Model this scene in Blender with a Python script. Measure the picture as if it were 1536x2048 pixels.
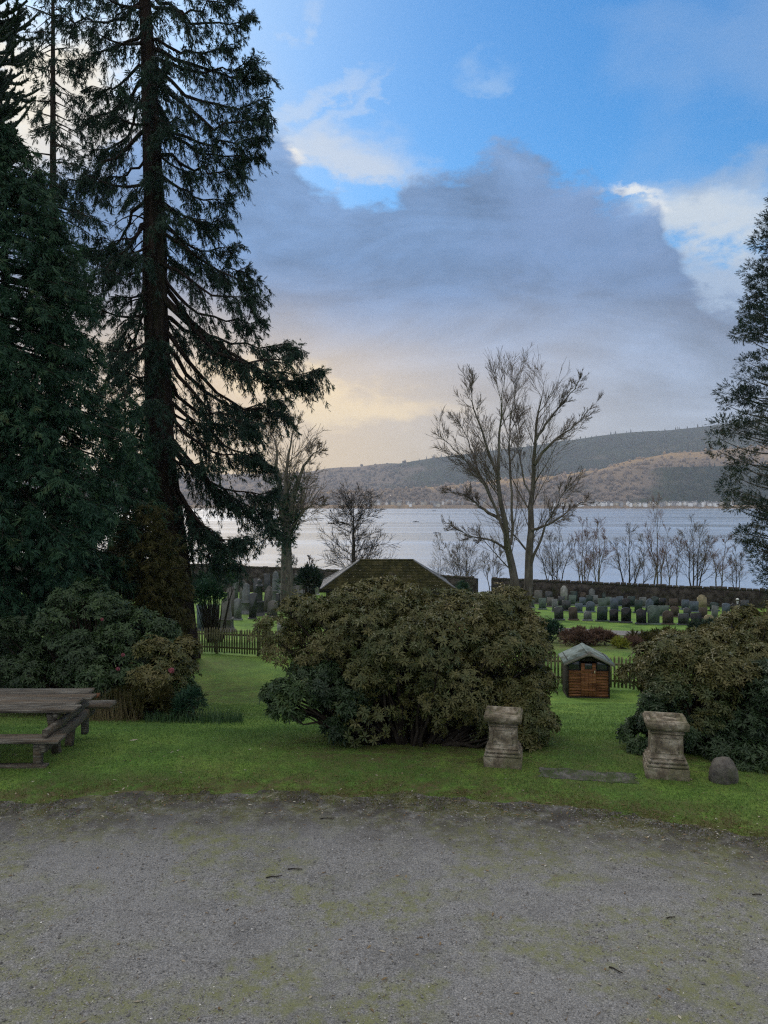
import bpy, bmesh, math, random
import numpy as np
from mathutils import Vector, Matrix

for o in list(bpy.data.objects):
    bpy.data.objects.remove(o)
S = bpy.context.scene
COL = S.collection
R = math.radians
rng = np.random.default_rng(11)
random.seed(11)

# ------------------------------------------------------------------ camera
EYE = 3.6            # the photographer stands on the house steps, eye height above the gravel
F = 1536.0           # focal length in photograph pixels
HZ = 995.0           # pixel row of the horizon
cam = bpy.data.cameras.new('camera')
cam.sensor_fit = 'VERTICAL'
cam.sensor_height = 32.0
cam.lens = 24.0
cam.shift_y = -(1024 - HZ) / 2048
cam.clip_start = 0.1
cam.clip_end = 20000
camo = bpy.data.objects.new('camera', cam)
camo.location = (0, 0, EYE)
camo.rotation_euler = (R(90), 0, 0)
COL.objects.link(camo)
S.camera = camo

# ------------------------------------------------------------------ node helpers
def setin(nt, sock, v):
    if v is None:
        return
    if isinstance(v, bpy.types.NodeSocket):
        nt.links.new(v, sock)
    elif isinstance(v, (tuple, list)) and len(v) == 3 and sock.type == 'RGBA':
        sock.default_value = (v[0], v[1], v[2], 1)
    else:
        sock.default_value = v

def mth(nt, op, a, b=None, c=None, clamp=False):
    n = nt.nodes.new('ShaderNodeMath'); n.operation = op; n.use_clamp = clamp
    setin(nt, n.inputs[0], a); setin(nt, n.inputs[1], b); setin(nt, n.inputs[2], c)
    return n.outputs[0]

def mix(nt, f, a, b, mode='MIX'):
    n = nt.nodes.new('ShaderNodeMix'); n.data_type = 'RGBA'; n.blend_type = mode; n.clamp_factor = True
    setin(nt, n.inputs[0], f); setin(nt, n.inputs[6], a); setin(nt, n.inputs[7], b)
    return n.outputs[2]

def noise(nt, vec, scale, detail=4, rough=0.55, dist=0.0):
    n = nt.nodes.new('ShaderNodeTexNoise')
    setin(nt, n.inputs['Vector'], vec)
    n.inputs['Scale'].default_value = scale; n.inputs['Detail'].default_value = detail
    n.inputs['Roughness'].default_value = rough; n.inputs['Distortion'].default_value = dist
    return n.outputs[0]

def smooth(nt, v, a, b):
    n = nt.nodes.new('ShaderNodeMapRange'); n.interpolation_type = 'SMOOTHSTEP'
    setin(nt, n.inputs[0], v); n.inputs[1].default_value = a; n.inputs[2].default_value = b
    n.inputs[3].default_value = 0; n.inputs[4].default_value = 1
    return n.outputs[0]

def ramp(nt, f, stops):
    n = nt.nodes.new('ShaderNodeValToRGB')
    cr = n.color_ramp
    while len(cr.elements) < len(stops):
        cr.elements.new(0.5)
    for e, (p, c) in zip(cr.elements, stops):
        e.position = p; e.color = (c[0], c[1], c[2], 1)
    setin(nt, n.inputs[0], f)
    return n.outputs[0]

def azel(px, py):
    a = math.atan((px - 768) / F)
    return math.degrees(a), math.degrees(math.atan((HZ - py) / F * math.cos(a)))

# ------------------------------------------------------------------ sky and light
SUN_AZ, SUN_EL = -26.0, 36.0          # veiled winter sun behind the trees on the left
w = bpy.data.worlds.new('World'); S.world = w; w.use_nodes = True
nt = w.node_tree; nt.nodes.clear()
out = nt.nodes.new('ShaderNodeOutputWorld'); bg = nt.nodes.new('ShaderNodeBackground')
nt.links.new(bg.outputs[0], out.inputs[0])
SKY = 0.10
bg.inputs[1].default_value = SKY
sky = nt.nodes.new('ShaderNodeTexSky'); sky.sky_type = 'NISHITA'; sky.sun_disc = False
sky.sun_elevation = R(SUN_EL); sky.sun_rotation = R(SUN_AZ)
sky.altitude = 30; sky.air_density = 1.0; sky.dust_density = 0.4; sky.ozone_density = 2.5
hs = nt.nodes.new('ShaderNodeHueSaturation'); nt.links.new(sky.outputs[0], hs.inputs['Color'])
hs.inputs['Saturation'].default_value = 1.45; hs.inputs['Value'].default_value = 1.12
tc = nt.nodes.new('ShaderNodeTexCoord')
nrm = nt.nodes.new('ShaderNodeVectorMath'); nrm.operation = 'NORMALIZE'
nt.links.new(tc.outputs['Generated'], nrm.inputs[0]); D = nrm.outputs[0]
sep = nt.nodes.new('ShaderNodeSeparateXYZ'); nt.links.new(D, sep.inputs[0])
AZ = mth(nt, 'MULTIPLY', mth(nt, 'ARCTAN2', sep.outputs[0], sep.outputs[1]), 57.29578)
EL = mth(nt, 'MULTIPLY', mth(nt, 'ARCSINE', sep.outputs[2]), 57.29578)
st = nt.nodes.new('ShaderNodeVectorMath'); st.operation = 'MULTIPLY'
nt.links.new(D, st.inputs[0]); st.inputs[1].default_value = (1, 1, 2.0); DS = st.outputs[0]
nA = noise(nt, DS, 3.2, 7, 0.55, 0.3)
nB = noise(nt, DS, 9.0, 6, 0.6)
nC = noise(nt, DS, 1.6, 4, 0.5)
nAc = mth(nt, 'SUBTRACT', nA, 0.5); nBc = mth(nt, 'SUBTRACT', nB, 0.5); nCc = mth(nt, 'SUBTRACT', nC, 0.5)

so_ = nt.nodes.new('ShaderNodeVectorMath'); so_.operation = 'ADD'
nt.links.new(DS, so_.inputs[0]); so_.inputs[1].default_value = (7.3, 2.1, 4.7); DS2 = so_.outputs[0]
nE = mth(nt, 'SUBTRACT', noise(nt, DS2, 4.0, 7, 0.6), 0.5); nF = mth(nt, 'SUBTRACT', noise(nt, DS2, 14.0, 6, 0.65), 0.5)
AZW = mth(nt, 'ADD', AZ, mth(nt, 'ADD', mth(nt, 'MULTIPLY', nAc, 14.0), mth(nt, 'MULTIPLY', nBc, 6.0)))
ELW = mth(nt, 'ADD', EL, mth(nt, 'ADD', mth(nt, 'MULTIPLY', nE, 10.0), mth(nt, 'MULTIPLY', nF, 5.0)))

def blob(px, py, ra, re, rot=0.0, wob=1.0):
    """soft elliptical cloud mass centred on a sky direction, radii in degrees"""
    a0, e0 = azel(px, py)
    a = mth(nt, 'SUBTRACT', AZW, a0); e = mth(nt, 'SUBTRACT', ELW, e0)
    c, s = math.cos(R(rot)), math.sin(R(rot))
    u = mth(nt, 'DIVIDE', mth(nt, 'ADD', mth(nt, 'MULTIPLY', a, c), mth(nt, 'MULTIPLY', e, s)), ra)
    v = mth(nt, 'DIVIDE', mth(nt, 'ADD', mth(nt, 'MULTIPLY', a, -s), mth(nt, 'MULTIPLY', e, c)), re)
    r2 = mth(nt, 'ADD', mth(nt, 'MULTIPLY', u, u), mth(nt, 'MULTIPLY', v, v))
    g = mth(nt, 'POWER', 2.718, mth(nt, 'MULTIPLY', r2, -1.0))
    return mth(nt, 'ADD', g, mth(nt, 'ADD', mth(nt, 'MULTIPLY', nF, 1.3 * wob), mth(nt, 'MULTIPLY', nBc, 0.9 * wob)))

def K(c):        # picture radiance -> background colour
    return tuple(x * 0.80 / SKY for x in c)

# bank of cloud: its upper edge as a curve over azimuth
fc = nt.nodes.new('ShaderNodeFloatCurve')
top = [(-1400, 300), (-500, 330), (0, 330), (250, 300), (380, 190), (460, 170), (520, 240), (580, 305), (640, 362), (700, 380), (780, 372), (850, 352), (900, 335),
       (955, 300), (1010, 280), (1060, 300), (1110, 335), (1160, 362), (1215, 382), (1285, 398), (1335, 432), (1362, 510),
       (1420, 580), (1536, 610), (1900, 560), (3000, 400)]
pts = [(0.0, 18 / 45.0)] + [((azel(a, b)[0] + 180) / 360, azel(a, b)[1] / 45.0) for a, b in top] + [(1.0, 18 / 45.0)]
cv = fc.mapping.curves[0]
while len(cv.points) < len(pts):
    cv.points.new(0.5, 0.5)
for p, q in zip(cv.points, pts):
    p.location = q; p.handle_type = 'AUTO_CLAMPED'
fc.mapping.update()
nt.links.new(mth(nt, 'DIVIDE', mth(nt, 'ADD', AZ, 180.0), 360.0), fc.inputs['Value'])
TOP = mth(nt, 'MULTIPLY', fc.outputs[0], 45.0)
depth = mth(nt, 'SUBTRACT', TOP, EL)
depth = mth(nt, 'ADD', depth, mth(nt, 'ADD', mth(nt, 'MULTIPLY', nE, 6.0), mth(nt, 'MULTIPLY', nF, 6.5)))
bank = smooth(nt, depth, -0.55, 1.1)

col = mix(nt, 1.0, hs.outputs[0], (0.86, 1.06, 1.04), 'MULTIPLY')
# paler air towards the left and low down
pale = mth(nt, 'MULTIPLY', smooth(nt, AZ, 5.0, -25.0), 0.30)
col = mix(nt, pale, col, K((0.42, 0.58, 0.84)))
# thin veils and sunlit cloud behind the bank
veil = smooth(nt, mth(nt, 'ADD', nA, mth(nt, 'MULTIPLY', nCc, 0.9)), 0.52, 0.80)
col = mix(nt, mth(nt, 'MULTIPLY', veil, 0.22), col, K((0.52, 0.62, 0.76)))
# broken bright cloud added overhead and behind, out of view, to lift ground light
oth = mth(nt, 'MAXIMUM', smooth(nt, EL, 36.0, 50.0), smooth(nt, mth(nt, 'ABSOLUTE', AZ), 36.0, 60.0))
fill_cloud = smooth(nt, mth(nt, 'ADD', nC, mth(nt, 'MULTIPLY', nBc, 0.5)), 0.36, 0.54)
col = mix(nt, mth(nt, 'MULTIPLY', mth(nt, 'MULTIPLY', oth, fill_cloud), 0.9), col, K((1.20, 1.12, 1.00)))
for (px, py, ra, re, rot, lo, hi, amt, c) in [
        (690, 320, 6.5, 2.6, -12, 0.30, 1.0, 0.80, (0.66, 0.72, 0.80)),
        (590, 290, 2.6, 1.2, -35, 0.35, 0.9, 0.9, (0.95, 0.92, 0.86)),
        (630, 190, 5.0, 1.0, 18, 0.35, 1.1, 0.55, (0.62, 0.72, 0.86)),
        (690, 220, 4.5, 0.8, 35, 0.40, 1.1, 0.4, (0.62, 0.72, 0.86)),
        (575, 20, 0.9, 2.4, -12, 0.35, 1.1, 0.4, (0.62, 0.72, 0.86)),
        (940, 165, 3.0, 1.4, 0, 0.45, 1.2, 0.35, (0.50, 0.66, 0.86)),
        (1440, 440, 7.5, 3.6, -6, 0.30, 0.95, 0.95, (0.64, 0.72, 0.80)),
        (1290, 392, 3.2, 0.9, -22, 0.35, 0.9, 0.9, (0.88, 0.90, 0.90)),
        (1480, 330, 6.0, 1.6, 8, 0.35, 1.1, 0.6, (0.36, 0.48, 0.66)),
        (1480, 590, 8.0, 4.0, 0, 0.15, 0.8, 0.92, (0.42, 0.53, 0.70)),
        (60, 200, 7.0, 5.5, 20, 0.22, 0.9, 1.0, (1.0, 0.93, 0.78)),
        (210, 330, 9.0, 5.0, 0, 0.25, 0.9, 0.9, (0.80, 0.78, 0.76))]:
    m = smooth(nt, blob(px, py, ra, re, rot), lo, hi)
    col = mix(nt, mth(nt, 'MULTIPLY', m, amt), col, K(c))
# colour of the bank itself: blue-grey above, lavender in the middle, warm towards the sunset side
e1 = mth(nt, 'DIVIDE', mth(nt, 'ADD', EL, mth(nt, 'MULTIPLY', nCc, 6.0)), 30.0)
bcol = ramp(nt, e1, [(0.0, K((0.37, 0.40, 0.45))), (0.10, K((0.36, 0.42, 0.51))), (0.30, K((0.27, 0.375, 0.56))), (0.52, K((0.15, 0.265, 0.485))), (0.80, K((0.17, 0.30, 0.54)))])
sk_ = nt.nodes.new('ShaderNodeVectorMath'); sk_.operation = 'MULTIPLY'
nt.links.new(D, sk_.inputs[0]); sk_.inputs[1].default_value = (1.0, 1.0, 3.2)
lay = mth(nt, 'SUBTRACT', noise(nt, sk_.outputs[0], 4.2, 8, 0.6, 0.9), 0.5)          # layered folds of the bank
lum = mth(nt, 'ADD', 1.0, mth(nt, 'ADD', mth(nt, 'MULTIPLY', nAc, 0.7), mth(nt, 'ADD', mth(nt, 'MULTIPLY', lay, 1.6), mth(nt, 'MULTIPLY', nF, 0.5))))
vm = nt.nodes.new('ShaderNodeVectorMath'); vm.operation = 'SCALE'
nt.links.new(bcol, vm.inputs[0]); nt.links.new(lum, vm.inputs['Scale']); bcol = vm.outputs[0]
wa = mth(nt, 'DIVIDE', mth(nt, 'ADD', AZ, 13.0), 23.0)
warm = mth(nt, 'MULTIPLY', mth(nt, 'POWER', 2.718, mth(nt, 'MULTIPLY', mth(nt, 'MULTIPLY', wa, wa), -1.0)), smooth(nt, mth(nt, 'ADD', EL, mth(nt, 'MULTIPLY', nAc, 6.0)), 18.0, 5.0))
bcol = mix(nt, mth(nt, 'MULTIPLY', warm, 0.98), bcol, K((1.05, 0.76, 0.42)))
gl = smooth(nt, blob(610, 770, 13.0, 1.8, -8, 0.5), 0.2, 1.0)
bcol = mix(nt, mth(nt, 'MULTIPLY', gl, 0.8), bcol, K((1.25, 0.95, 0.52)))
dk = smooth(nt, blob(1100, 475, 8.0, 3.4, -8, 0.8), 0.2, 1.0)
bcol = mix(nt, mth(nt, 'MULTIPLY', dk, 0.65), bcol, K((0.20, 0.32, 0.57)))
col = mix(nt, mth(nt, 'MULTIPLY', bank, 0.96), col, bcol)
# below the horizon: plain dim ground light
col = mix(nt, smooth(nt, EL, -0.5, -3.0), col, K((0.20, 0.21, 0.20)))
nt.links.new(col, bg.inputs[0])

sun = bpy.data.lights.new('sun', 'SUN'); sun.energy = 1.5; sun.angle = R(28); sun.color = (1.0, 0.90, 0.76)
suno = bpy.data.objects.new('sun', sun); COL.objects.link(suno)
sd = Vector((math.sin(R(SUN_AZ)) * math.cos(R(SUN_EL)), math.cos(R(SUN_AZ)) * math.cos(R(SUN_EL)), math.sin(R(SUN_EL))))
suno.rotation_euler = sd.to_track_quat('Z', 'Y').to_euler()

vs = S.view_settings
vs.view_transform = 'Standard'; vs.look = 'None'; vs.gamma = 1.0; vs.use_curve_mapping = False
vs.exposure = 0.35
S.render.film_transparent = False
try:
    S.cycles.use_denoising = False
    S.cycles.pixel_filter_type = 'BLACKMAN_HARRIS'; S.cycles.filter_width = 1.25
    S.cycles.sample_clamp_indirect = 6.0; S.cycles.sample_clamp_direct = 0.0
    S.cycles.max_bounces = 6; S.cycles.diffuse_bounces = 3; S.cycles.glossy_bounces = 3
    S.cycles.transmission_bounces = 3; S.cycles.volume_bounces = 0; S.cycles.transparent_max_bounces = 6
except Exception:
    pass

# ------------------------------------------------------------------ materials
def material(name, stops, rough=0.8, spec=0.3, nscale=5.0, ndetail=5, bump=0.0, bscale=40.0, bdist=0.02, attr=None, space='Object', stretch=None, metallic=0.0, extra=None):
    """principled surface whose colour runs over stops by noise (or by a per-piece attribute mixed with noise)"""
    m = bpy.data.materials.new(name); m.use_nodes = True
    t = m.node_tree; b = t.nodes['Principled BSDF']
    c = t.nodes.new('ShaderNodeTexCoord'); v = c.outputs[space]
    if stretch:
        s = t.nodes.new('ShaderNodeVectorMath'); s.operation = 'MULTIPLY'
        t.links.new(v, s.inputs[0]); s.inputs[1].default_value = stretch; v = s.outputs[0]
    f = noise(t, v, nscale, ndetail, 0.6)
    f = smooth(t, f, 0.28, 0.72)
    if attr:
        a = t.nodes.new('ShaderNodeAttribute'); a.attribute_name = attr
        f = mth(t, 'ADD', mth(t, 'MULTIPLY', a.outputs['Fac'], 0.75), mth(t, 'MULTIPLY', f, 0.25))
    cc = ramp(t, f, stops)
    if extra:
        cc = extra(t, v, cc)
    t.links.new(cc, b.inputs['Base Color'])
    b.inputs['Roughness'].default_value = rough
    b.inputs['Specular IOR Level'].default_value = spec
    b.inputs['Metallic'].default_value = metallic
    if bump:
        bn = t.nodes.new('ShaderNodeBump'); bn.inputs['Strength'].default_value = bump; bn.inputs['Distance'].default_value = bdist
        t.links.new(noise(t, v, bscale, 6, 0.65), bn.inputs['Height']); t.links.new(bn.outputs[0], b.inputs['Normal'])
    return m

def leafmat(name, stops, rough=0.55, spec=0.35, trans=0.25):
    m = material(name, stops, rough, spec, 3.0, 3, attr='tint')
    t = m.node_tree; b = t.nodes['Principled BSDF']; o = t.nodes['Material Output']
    tr = t.nodes.new('ShaderNodeBsdfTranslucent'); mx = t.nodes.new('ShaderNodeMixShader'); mx.inputs[0].default_value = trans
    t.links.new(b.inputs['Base Color'].links[0].from_socket, tr.inputs[0])
    t.links.new(b.outputs[0], mx.inputs[1]); t.links.new(tr.outputs[0], mx.inputs[2]); t.links.new(mx.outputs[0], o.inputs[0])
    return m

MT = {}
def stain(scale, lo, hi, c, amt):
    def f(t, v, cc):
        return mix(t, mth(t, 'MULTIPLY', smooth(t, noise(t, v, scale, 5, 0.6), lo, hi), amt), cc, c)
    return f
MT['bark_red'] = material('redwood_bark', [(0, (0.016, 0.013, 0.012)), (0.5, (0.036, 0.027, 0.024)), (1, (0.075, 0.053, 0.044))], 0.95, 0.1, 2.5, 6, 0.9, 6, 0.12, stretch=(3, 3, 0.35), extra=stain(0.6, 0.5, 0.75, (0.035, 0.045, 0.02), 0.6))
MT['bark_dark'] = material('dark_bark', [(0, (0.02, 0.017, 0.014)), (1, (0.07, 0.06, 0.05))], 0.95, 0.1, 4, 5, 0.5, 14, 0.05, stretch=(2, 2, 0.5))
MT['stem'] = material('shaded_stems', [(0, (0.016, 0.013, 0.010)), (1, (0.05, 0.042, 0.033))], 0.95, 0.1, 4, 4)
MT['bark_grey'] = material('grey_bark', [(0, (0.07, 0.063, 0.055)), (0.6, (0.14, 0.125, 0.105)), (1, (0.20, 0.185, 0.155))], 0.9, 0.15, 3, 5, 0.4, 14, 0.04, stretch=(2, 2, 0.5), extra=stain(0.5, 0.5, 0.68, (0.055, 0.07, 0.022), 0.7))
MT['twig'] = material('winter_twigs', [(0, (0.12, 0.095, 0.08)), (1, (0.22, 0.18, 0.15))], 0.9, 0.1, 1.0, 2)
MT['twig_red'] = material('reddish_twigs', [(0, (0.16, 0.095, 0.085)), (1, (0.27, 0.175, 0.155))], 0.9, 0.1, 1.0, 2)
MT['sequoia_leaf'] = leafmat('sequoia_needles', [(0, (0.013, 0.030, 0.022)), (0.5, (0.026, 0.056, 0.040)), (0.9, (0.045, 0.085, 0.052)), (1, (0.08, 0.08, 0.045))], 0.7, 0.2, 0.15)
MT['cedar_leaf'] = leafmat('cedar_sprays', [(0, (0.010, 0.034, 0.020)), (0.45, (0.022, 0.066, 0.036)), (0.8, (0.050, 0.105, 0.050)), (0.93, (0.085, 0.12, 0.05)), (1, (0.13, 0.09, 0.05))], 0.65, 0.25, 0.15)
MT['olive_leaf'] = leafmat('olive_sprays', [(0, (0.03, 0.034, 0.010)), (0.5, (0.055, 0.055, 0.016)), (1, (0.10, 0.085, 0.028))], 0.7, 0.2, 0.2)
MT['cypress_leaf'] = leafmat('cypress_sprays', [(0, (0.012, 0.028, 0.020)), (0.6, (0.024, 0.050, 0.032)), (0.8, (0.040, 0.066, 0.034)), (1, (0.085, 0.065, 0.05))], 0.65, 0.25, 0.2)
MT['puzzle_leaf'] = leafmat('monkey_puzzle_scales', [(0, (0.010, 0.026, 0.018)), (1, (0.025, 0.055, 0.034))], 0.5, 0.4, 0.05)
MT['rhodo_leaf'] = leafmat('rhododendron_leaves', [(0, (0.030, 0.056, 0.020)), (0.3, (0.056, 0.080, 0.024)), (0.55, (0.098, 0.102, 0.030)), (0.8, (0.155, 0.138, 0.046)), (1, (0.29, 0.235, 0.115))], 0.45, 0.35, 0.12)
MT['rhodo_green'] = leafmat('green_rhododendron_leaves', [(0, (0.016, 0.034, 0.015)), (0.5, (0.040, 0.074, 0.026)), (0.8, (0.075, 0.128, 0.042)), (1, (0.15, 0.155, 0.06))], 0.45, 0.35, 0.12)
MT['petal'] = leafmat('pink_petals', [(0, (0.35, 0.09, 0.12)), (1, (0.5, 0.2, 0.22))], 0.6, 0.2, 0.3)
MT['grass'] = leafmat('grass_blades', [(0, (0.055, 0.112, 0.026)), (0.5, (0.122, 0.222, 0.048)), (0.8, (0.195, 0.30, 0.08)), (0.92, (0.28, 0.28, 0.11)), (1, (0.38, 0.34, 0.19))], 0.6, 0.3, 0.3)
MT['moss'] = leafmat('margin_moss', [(0, (0.05, 0.06, 0.016)), (0.5, (0.10, 0.11, 0.03)), (0.8, (0.15, 0.13, 0.05)), (1, (0.20, 0.16, 0.085))], 0.9, 0.05, 0.2)
MT['strap'] = leafmat('strap_leaves', [(0, (0.03, 0.07, 0.03)), (1, (0.07, 0.13, 0.05))], 0.5, 0.35, 0.2)
MT['dry'] = leafmat('dry_stalks', [(0, (0.10, 0.08, 0.04)), (1, (0.25, 0.21, 0.12))], 0.8, 0.1, 0.2)
MT['heather'] = leafmat('heather_sprigs', [(0, (0.06, 0.042, 0.032)), (0.6, (0.13, 0.082, 0.058)), (1, (0.22, 0.15, 0.10))], 0.8, 0.1, 0.15)
MT['lime'] = leafmat('lime_leaves', [(0, (0.14, 0.16, 0.02)), (1, (0.30, 0.32, 0.05))], 0.6, 0.2, 0.3)
MT['stone'] = material('sandstone', [(0, (0.11, 0.088, 0.062)), (0.5, (0.25, 0.21, 0.15)), (1, (0.52, 0.46, 0.36))], 0.92, 0.15, 7, 8, 1.0, 45, 0.02,
                       extra=lambda t, v, c: stain(22, 0.55, 0.66, (0.08, 0.075, 0.065), 0.7)(t, v, stain(3.2, 0.46, 0.62, (0.12, 0.12, 0.055), 0.75)(t, v, c)))
MT['boulder'] = material('dark_boulder', [(0, (0.085, 0.077, 0.068)), (1, (0.21, 0.195, 0.17))], 0.95, 0.1, 9, 7, 0.9, 30, 0.03, extra=stain(4, 0.5, 0.65, (0.07, 0.075, 0.04), 0.6))
MT['slab'] = material('slate_slab', [(0, (0.07, 0.066, 0.06)), (1, (0.19, 0.18, 0.165))], 0.9, 0.15, 8, 6, 0.7, 50, 0.012, extra=stain(5, 0.42, 0.6, (0.06, 0.075, 0.03), 0.9))
MT['timber'] = material('weathered_timber', [(0, (0.05, 0.042, 0.034)), (0.5, (0.14, 0.125, 0.10)), (1, (0.32, 0.30, 0.25))], 0.9, 0.2, 9, 8, 1.0, 30, 0.02, stretch=(0.30, 6, 6), extra=stain(1.1, 0.48, 0.62, (0.17, 0.12, 0.075), 0.6))
MT['picket'] = material('mossy_picket', [(0, (0.07, 0.068, 0.035)), (0.5, (0.17, 0.16, 0.09)), (1, (0.30, 0.28, 0.18))], 0.95, 0.1, 3, 5, 0.3, 20, 0.01)
MT['shed'] = material('brown_stained_boards', [(0, (0.07, 0.028, 0.012)), (0.6, (0.21, 0.085, 0.036)), (1, (0.32, 0.15, 0.07))], 0.75, 0.25, 4, 6, 0.4, 25, 0.006, stretch=(0.4, 4, 4))
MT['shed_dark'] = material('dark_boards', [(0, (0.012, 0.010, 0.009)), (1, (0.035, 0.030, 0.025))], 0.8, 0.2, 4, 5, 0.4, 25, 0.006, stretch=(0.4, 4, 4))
MT['felt'] = material('green_roofing_felt', [(0, (0.12, 0.16, 0.155)), (1, (0.22, 0.27, 0.26))], 0.9, 0.2, 4, 6, 0.5, 60, 0.006, extra=stain(2.5, 0.48, 0.62, (0.075, 0.085, 0.06), 0.8))
MT['fascia'] = material('grey_fascia', [(0, (0.14, 0.13, 0.12)), (1, (0.27, 0.25, 0.23))], 0.9, 0.2, 4, 6, 0.3, 30, 0.006)
MT['handle'] = material('brass_handle', [(0, (0.45, 0.38, 0.24)), (1, (0.6, 0.52, 0.35))], 0.4, 0.5, 6, 3)
MT['wall_stone'] = material('dark_rubble_stone', [(0, (0.022, 0.019, 0.016)), (0.5, (0.055, 0.046, 0.040)), (1, (0.11, 0.095, 0.08))], 0.95, 0.15, 2.2, 7, 1.0, 4.0, 0.15, extra=stain(0.5, 0.52, 0.68, (0.04, 0.045, 0.02), 0.7))
MT['mortar'] = material('grey_rubble_wall', [(0, (0.07, 0.065, 0.06)), (1, (0.18, 0.165, 0.15))], 0.95, 0.15, 3, 7, 0.9, 5, 0.08)
MT['slate'] = material('roof_slates', [(0, (0.10, 0.105, 0.115)), (1, (0.21, 0.215, 0.23))], 0.6, 0.4, 2, 6, 0.3, 20, 0.01)
MT['mossy'] = material('moss_covered_slates', [(0, (0.035, 0.036, 0.018)), (0.5, (0.062, 0.058, 0.024)), (1, (0.115, 0.10, 0.045))], 0.95, 0.1, 1.8, 7, 0.9, 9, 0.05, extra=stain(0.9, 0.58, 0.7, (0.055, 0.05, 0.055), 0.8))
MT['lead'] = material('lead_flashing', [(0, (0.13, 0.135, 0.14)), (1, (0.22, 0.225, 0.23))], 0.6, 0.4, 3, 4)
HS = {'black': (0.012, 0.013, 0.015), 'dark grey': (0.045, 0.05, 0.052), 'dark green': (0.022, 0.042, 0.036), 'grey': (0.14, 0.15, 0.15), 'blue grey': (0.09, 0.115, 0.145),
      'pale grey': (0.30, 0.30, 0.28), 'brown': (0.075, 0.058, 0.045), 'sandy': (0.27, 0.23, 0.14), 'green grey': (0.10, 0.135, 0.115), 'weathered grey': (0.125, 0.12, 0.11)}
for k, c in HS.items():
    MT['hs_' + k] = material(k.replace(' ', '_') + '_gravestone', [(0, tuple(x * 0.65 for x in c)), (1, tuple(min(1, x * 1.35) for x in c))], 0.45 if k in ('black', 'dark grey', 'dark green') else 0.85, 0.4, 3, 6, 0.3, 25, 0.01)
MT['white_paint'] = material('white_ornament', [(0, (0.7, 0.7, 0.68)), (1, (0.82, 0.82, 0.8))], 0.5, 0.4)
MT['house_white'] = material('white_harling', [(0, (0.78, 0.77, 0.74)), (1, (0.88, 0.87, 0.85))], 0.9, 0.2, 0.3, 3)
MT['house_cream'] = material('cream_harling', [(0, (0.45, 0.40, 0.32)), (1, (0.60, 0.55, 0.45))], 0.9, 0.2, 0.3, 3)
MT['house_grey'] = material('grey_harling', [(0, (0.26, 0.25, 0.25)), (1, (0.40, 0.39, 0.38))], 0.9, 0.2, 0.3, 3)
MT['house_roof'] = material('grey_slate_roof', [(0, (0.08, 0.085, 0.095)), (1, (0.16, 0.165, 0.175))], 0.8, 0.3, 0.3, 3)
MT['house_glass'] = material('dark_window', [(0, (0.02, 0.022, 0.025)), (1, (0.05, 0.055, 0.06))], 0.15, 0.5)
MT['boat'] = material('boat_paint', [(0, (0.03, 0.035, 0.045)), (1, (0.06, 0.065, 0.075))], 0.5, 0.4)
MT['hill_tree'] = leafmat('hillside_trees', [(0, (0.020, 0.034, 0.028)), (0.25, (0.045, 0.056, 0.040)), (0.45, (0.20, 0.16, 0.135)), (0.7, (0.31, 0.23, 0.165)), (1, (0.42, 0.28, 0.15))], 0.9, 0.05, 0.0)
MT['path'] = material('tarmac_path', [(0, (0.13, 0.128, 0.125)), (1, (0.22, 0.215, 0.21))], 0.9, 0.2, 2, 6)
MT['litter'] = leafmat('fallen_leaves', [(0, (0.10, 0.06, 0.03)), (0.7, (0.24, 0.17, 0.09)), (1, (0.6, 0.58, 0.48))], 0.8, 0.1, 0.1)
MT['pebble'] = material('loose_pebbles', [(0, (0.06, 0.058, 0.055)), (0.45, (0.21, 0.205, 0.195)), (0.8, (0.36, 0.35, 0.33)), (0.92, (0.48, 0.47, 0.44)), (1, (0.84, 0.82, 0.78))], 0.85, 0.25, 30, 3, attr='tint')

# ------------------------------------------------------------------ mesh helpers
def np_mesh(name, V, Fs, tint=None, smooth_=False):
    me = bpy.data.meshes.new(name)
    V = np.asarray(V, np.float32).reshape(-1, 3)
    Fs = [np.asarray(f, np.int32) for f in (Fs if isinstance(Fs, list) else [Fs]) if len(f)]
    me.vertices.add(len(V)); me.vertices.foreach_set('co', V.ravel())
    loops = np.concatenate([f.ravel() for f in Fs])
    tot = np.concatenate([np.full(len(f), f.shape[1], np.int32) for f in Fs])
    start = np.concatenate([[0], np.cumsum(tot)[:-1]]).astype(np.int32)
    me.loops.add(len(loops)); me.loops.foreach_set('vertex_index', loops)
    me.polygons.add(len(tot)); me.polygons.foreach_set('loop_start', start); me.polygons.foreach_set('loop_total', tot)
    if smooth_:
        me.polygons.foreach_set('use_smooth', np.ones(len(tot), bool))
    if tint is not None:
        a = me.attributes.new('tint', 'FLOAT', 'POINT'); a.data.foreach_set('value', np.asarray(tint, np.float32))
    me.update(calc_edges=True); me.validate()
    return me

def add(name, me, mat, parent=None, loc=None, rot=None, scale=None):
    o = bpy.data.objects.new(name, me); COL.objects.link(o)
    if mat is not None and me is not None and not me.materials:
        me.materials.append(MT[mat] if isinstance(mat, str) else mat)
    if loc is not None: o.location = loc
    if rot is not None: o.rotation_euler = rot
    if scale is not None: o.scale = scale
    if parent is not None: o.parent = parent
    return o

def tag(o, label=None, cat=None, group=None, kind=None):
    if label: o['label'] = label
    if cat: o['category'] = cat
    if group: o['group'] = group
    if kind: o['kind'] = kind
    return o

def thing(name, label, cat, loc=(0, 0, 0), rz=0.0, group=None):
    o = bpy.data.objects.new(name, None); COL.objects.link(o)
    o.empty_display_size = 0.2; o.location = loc; o.rotation_euler = (0, 0, rz)
    return tag(o, label, cat, group)

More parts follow.
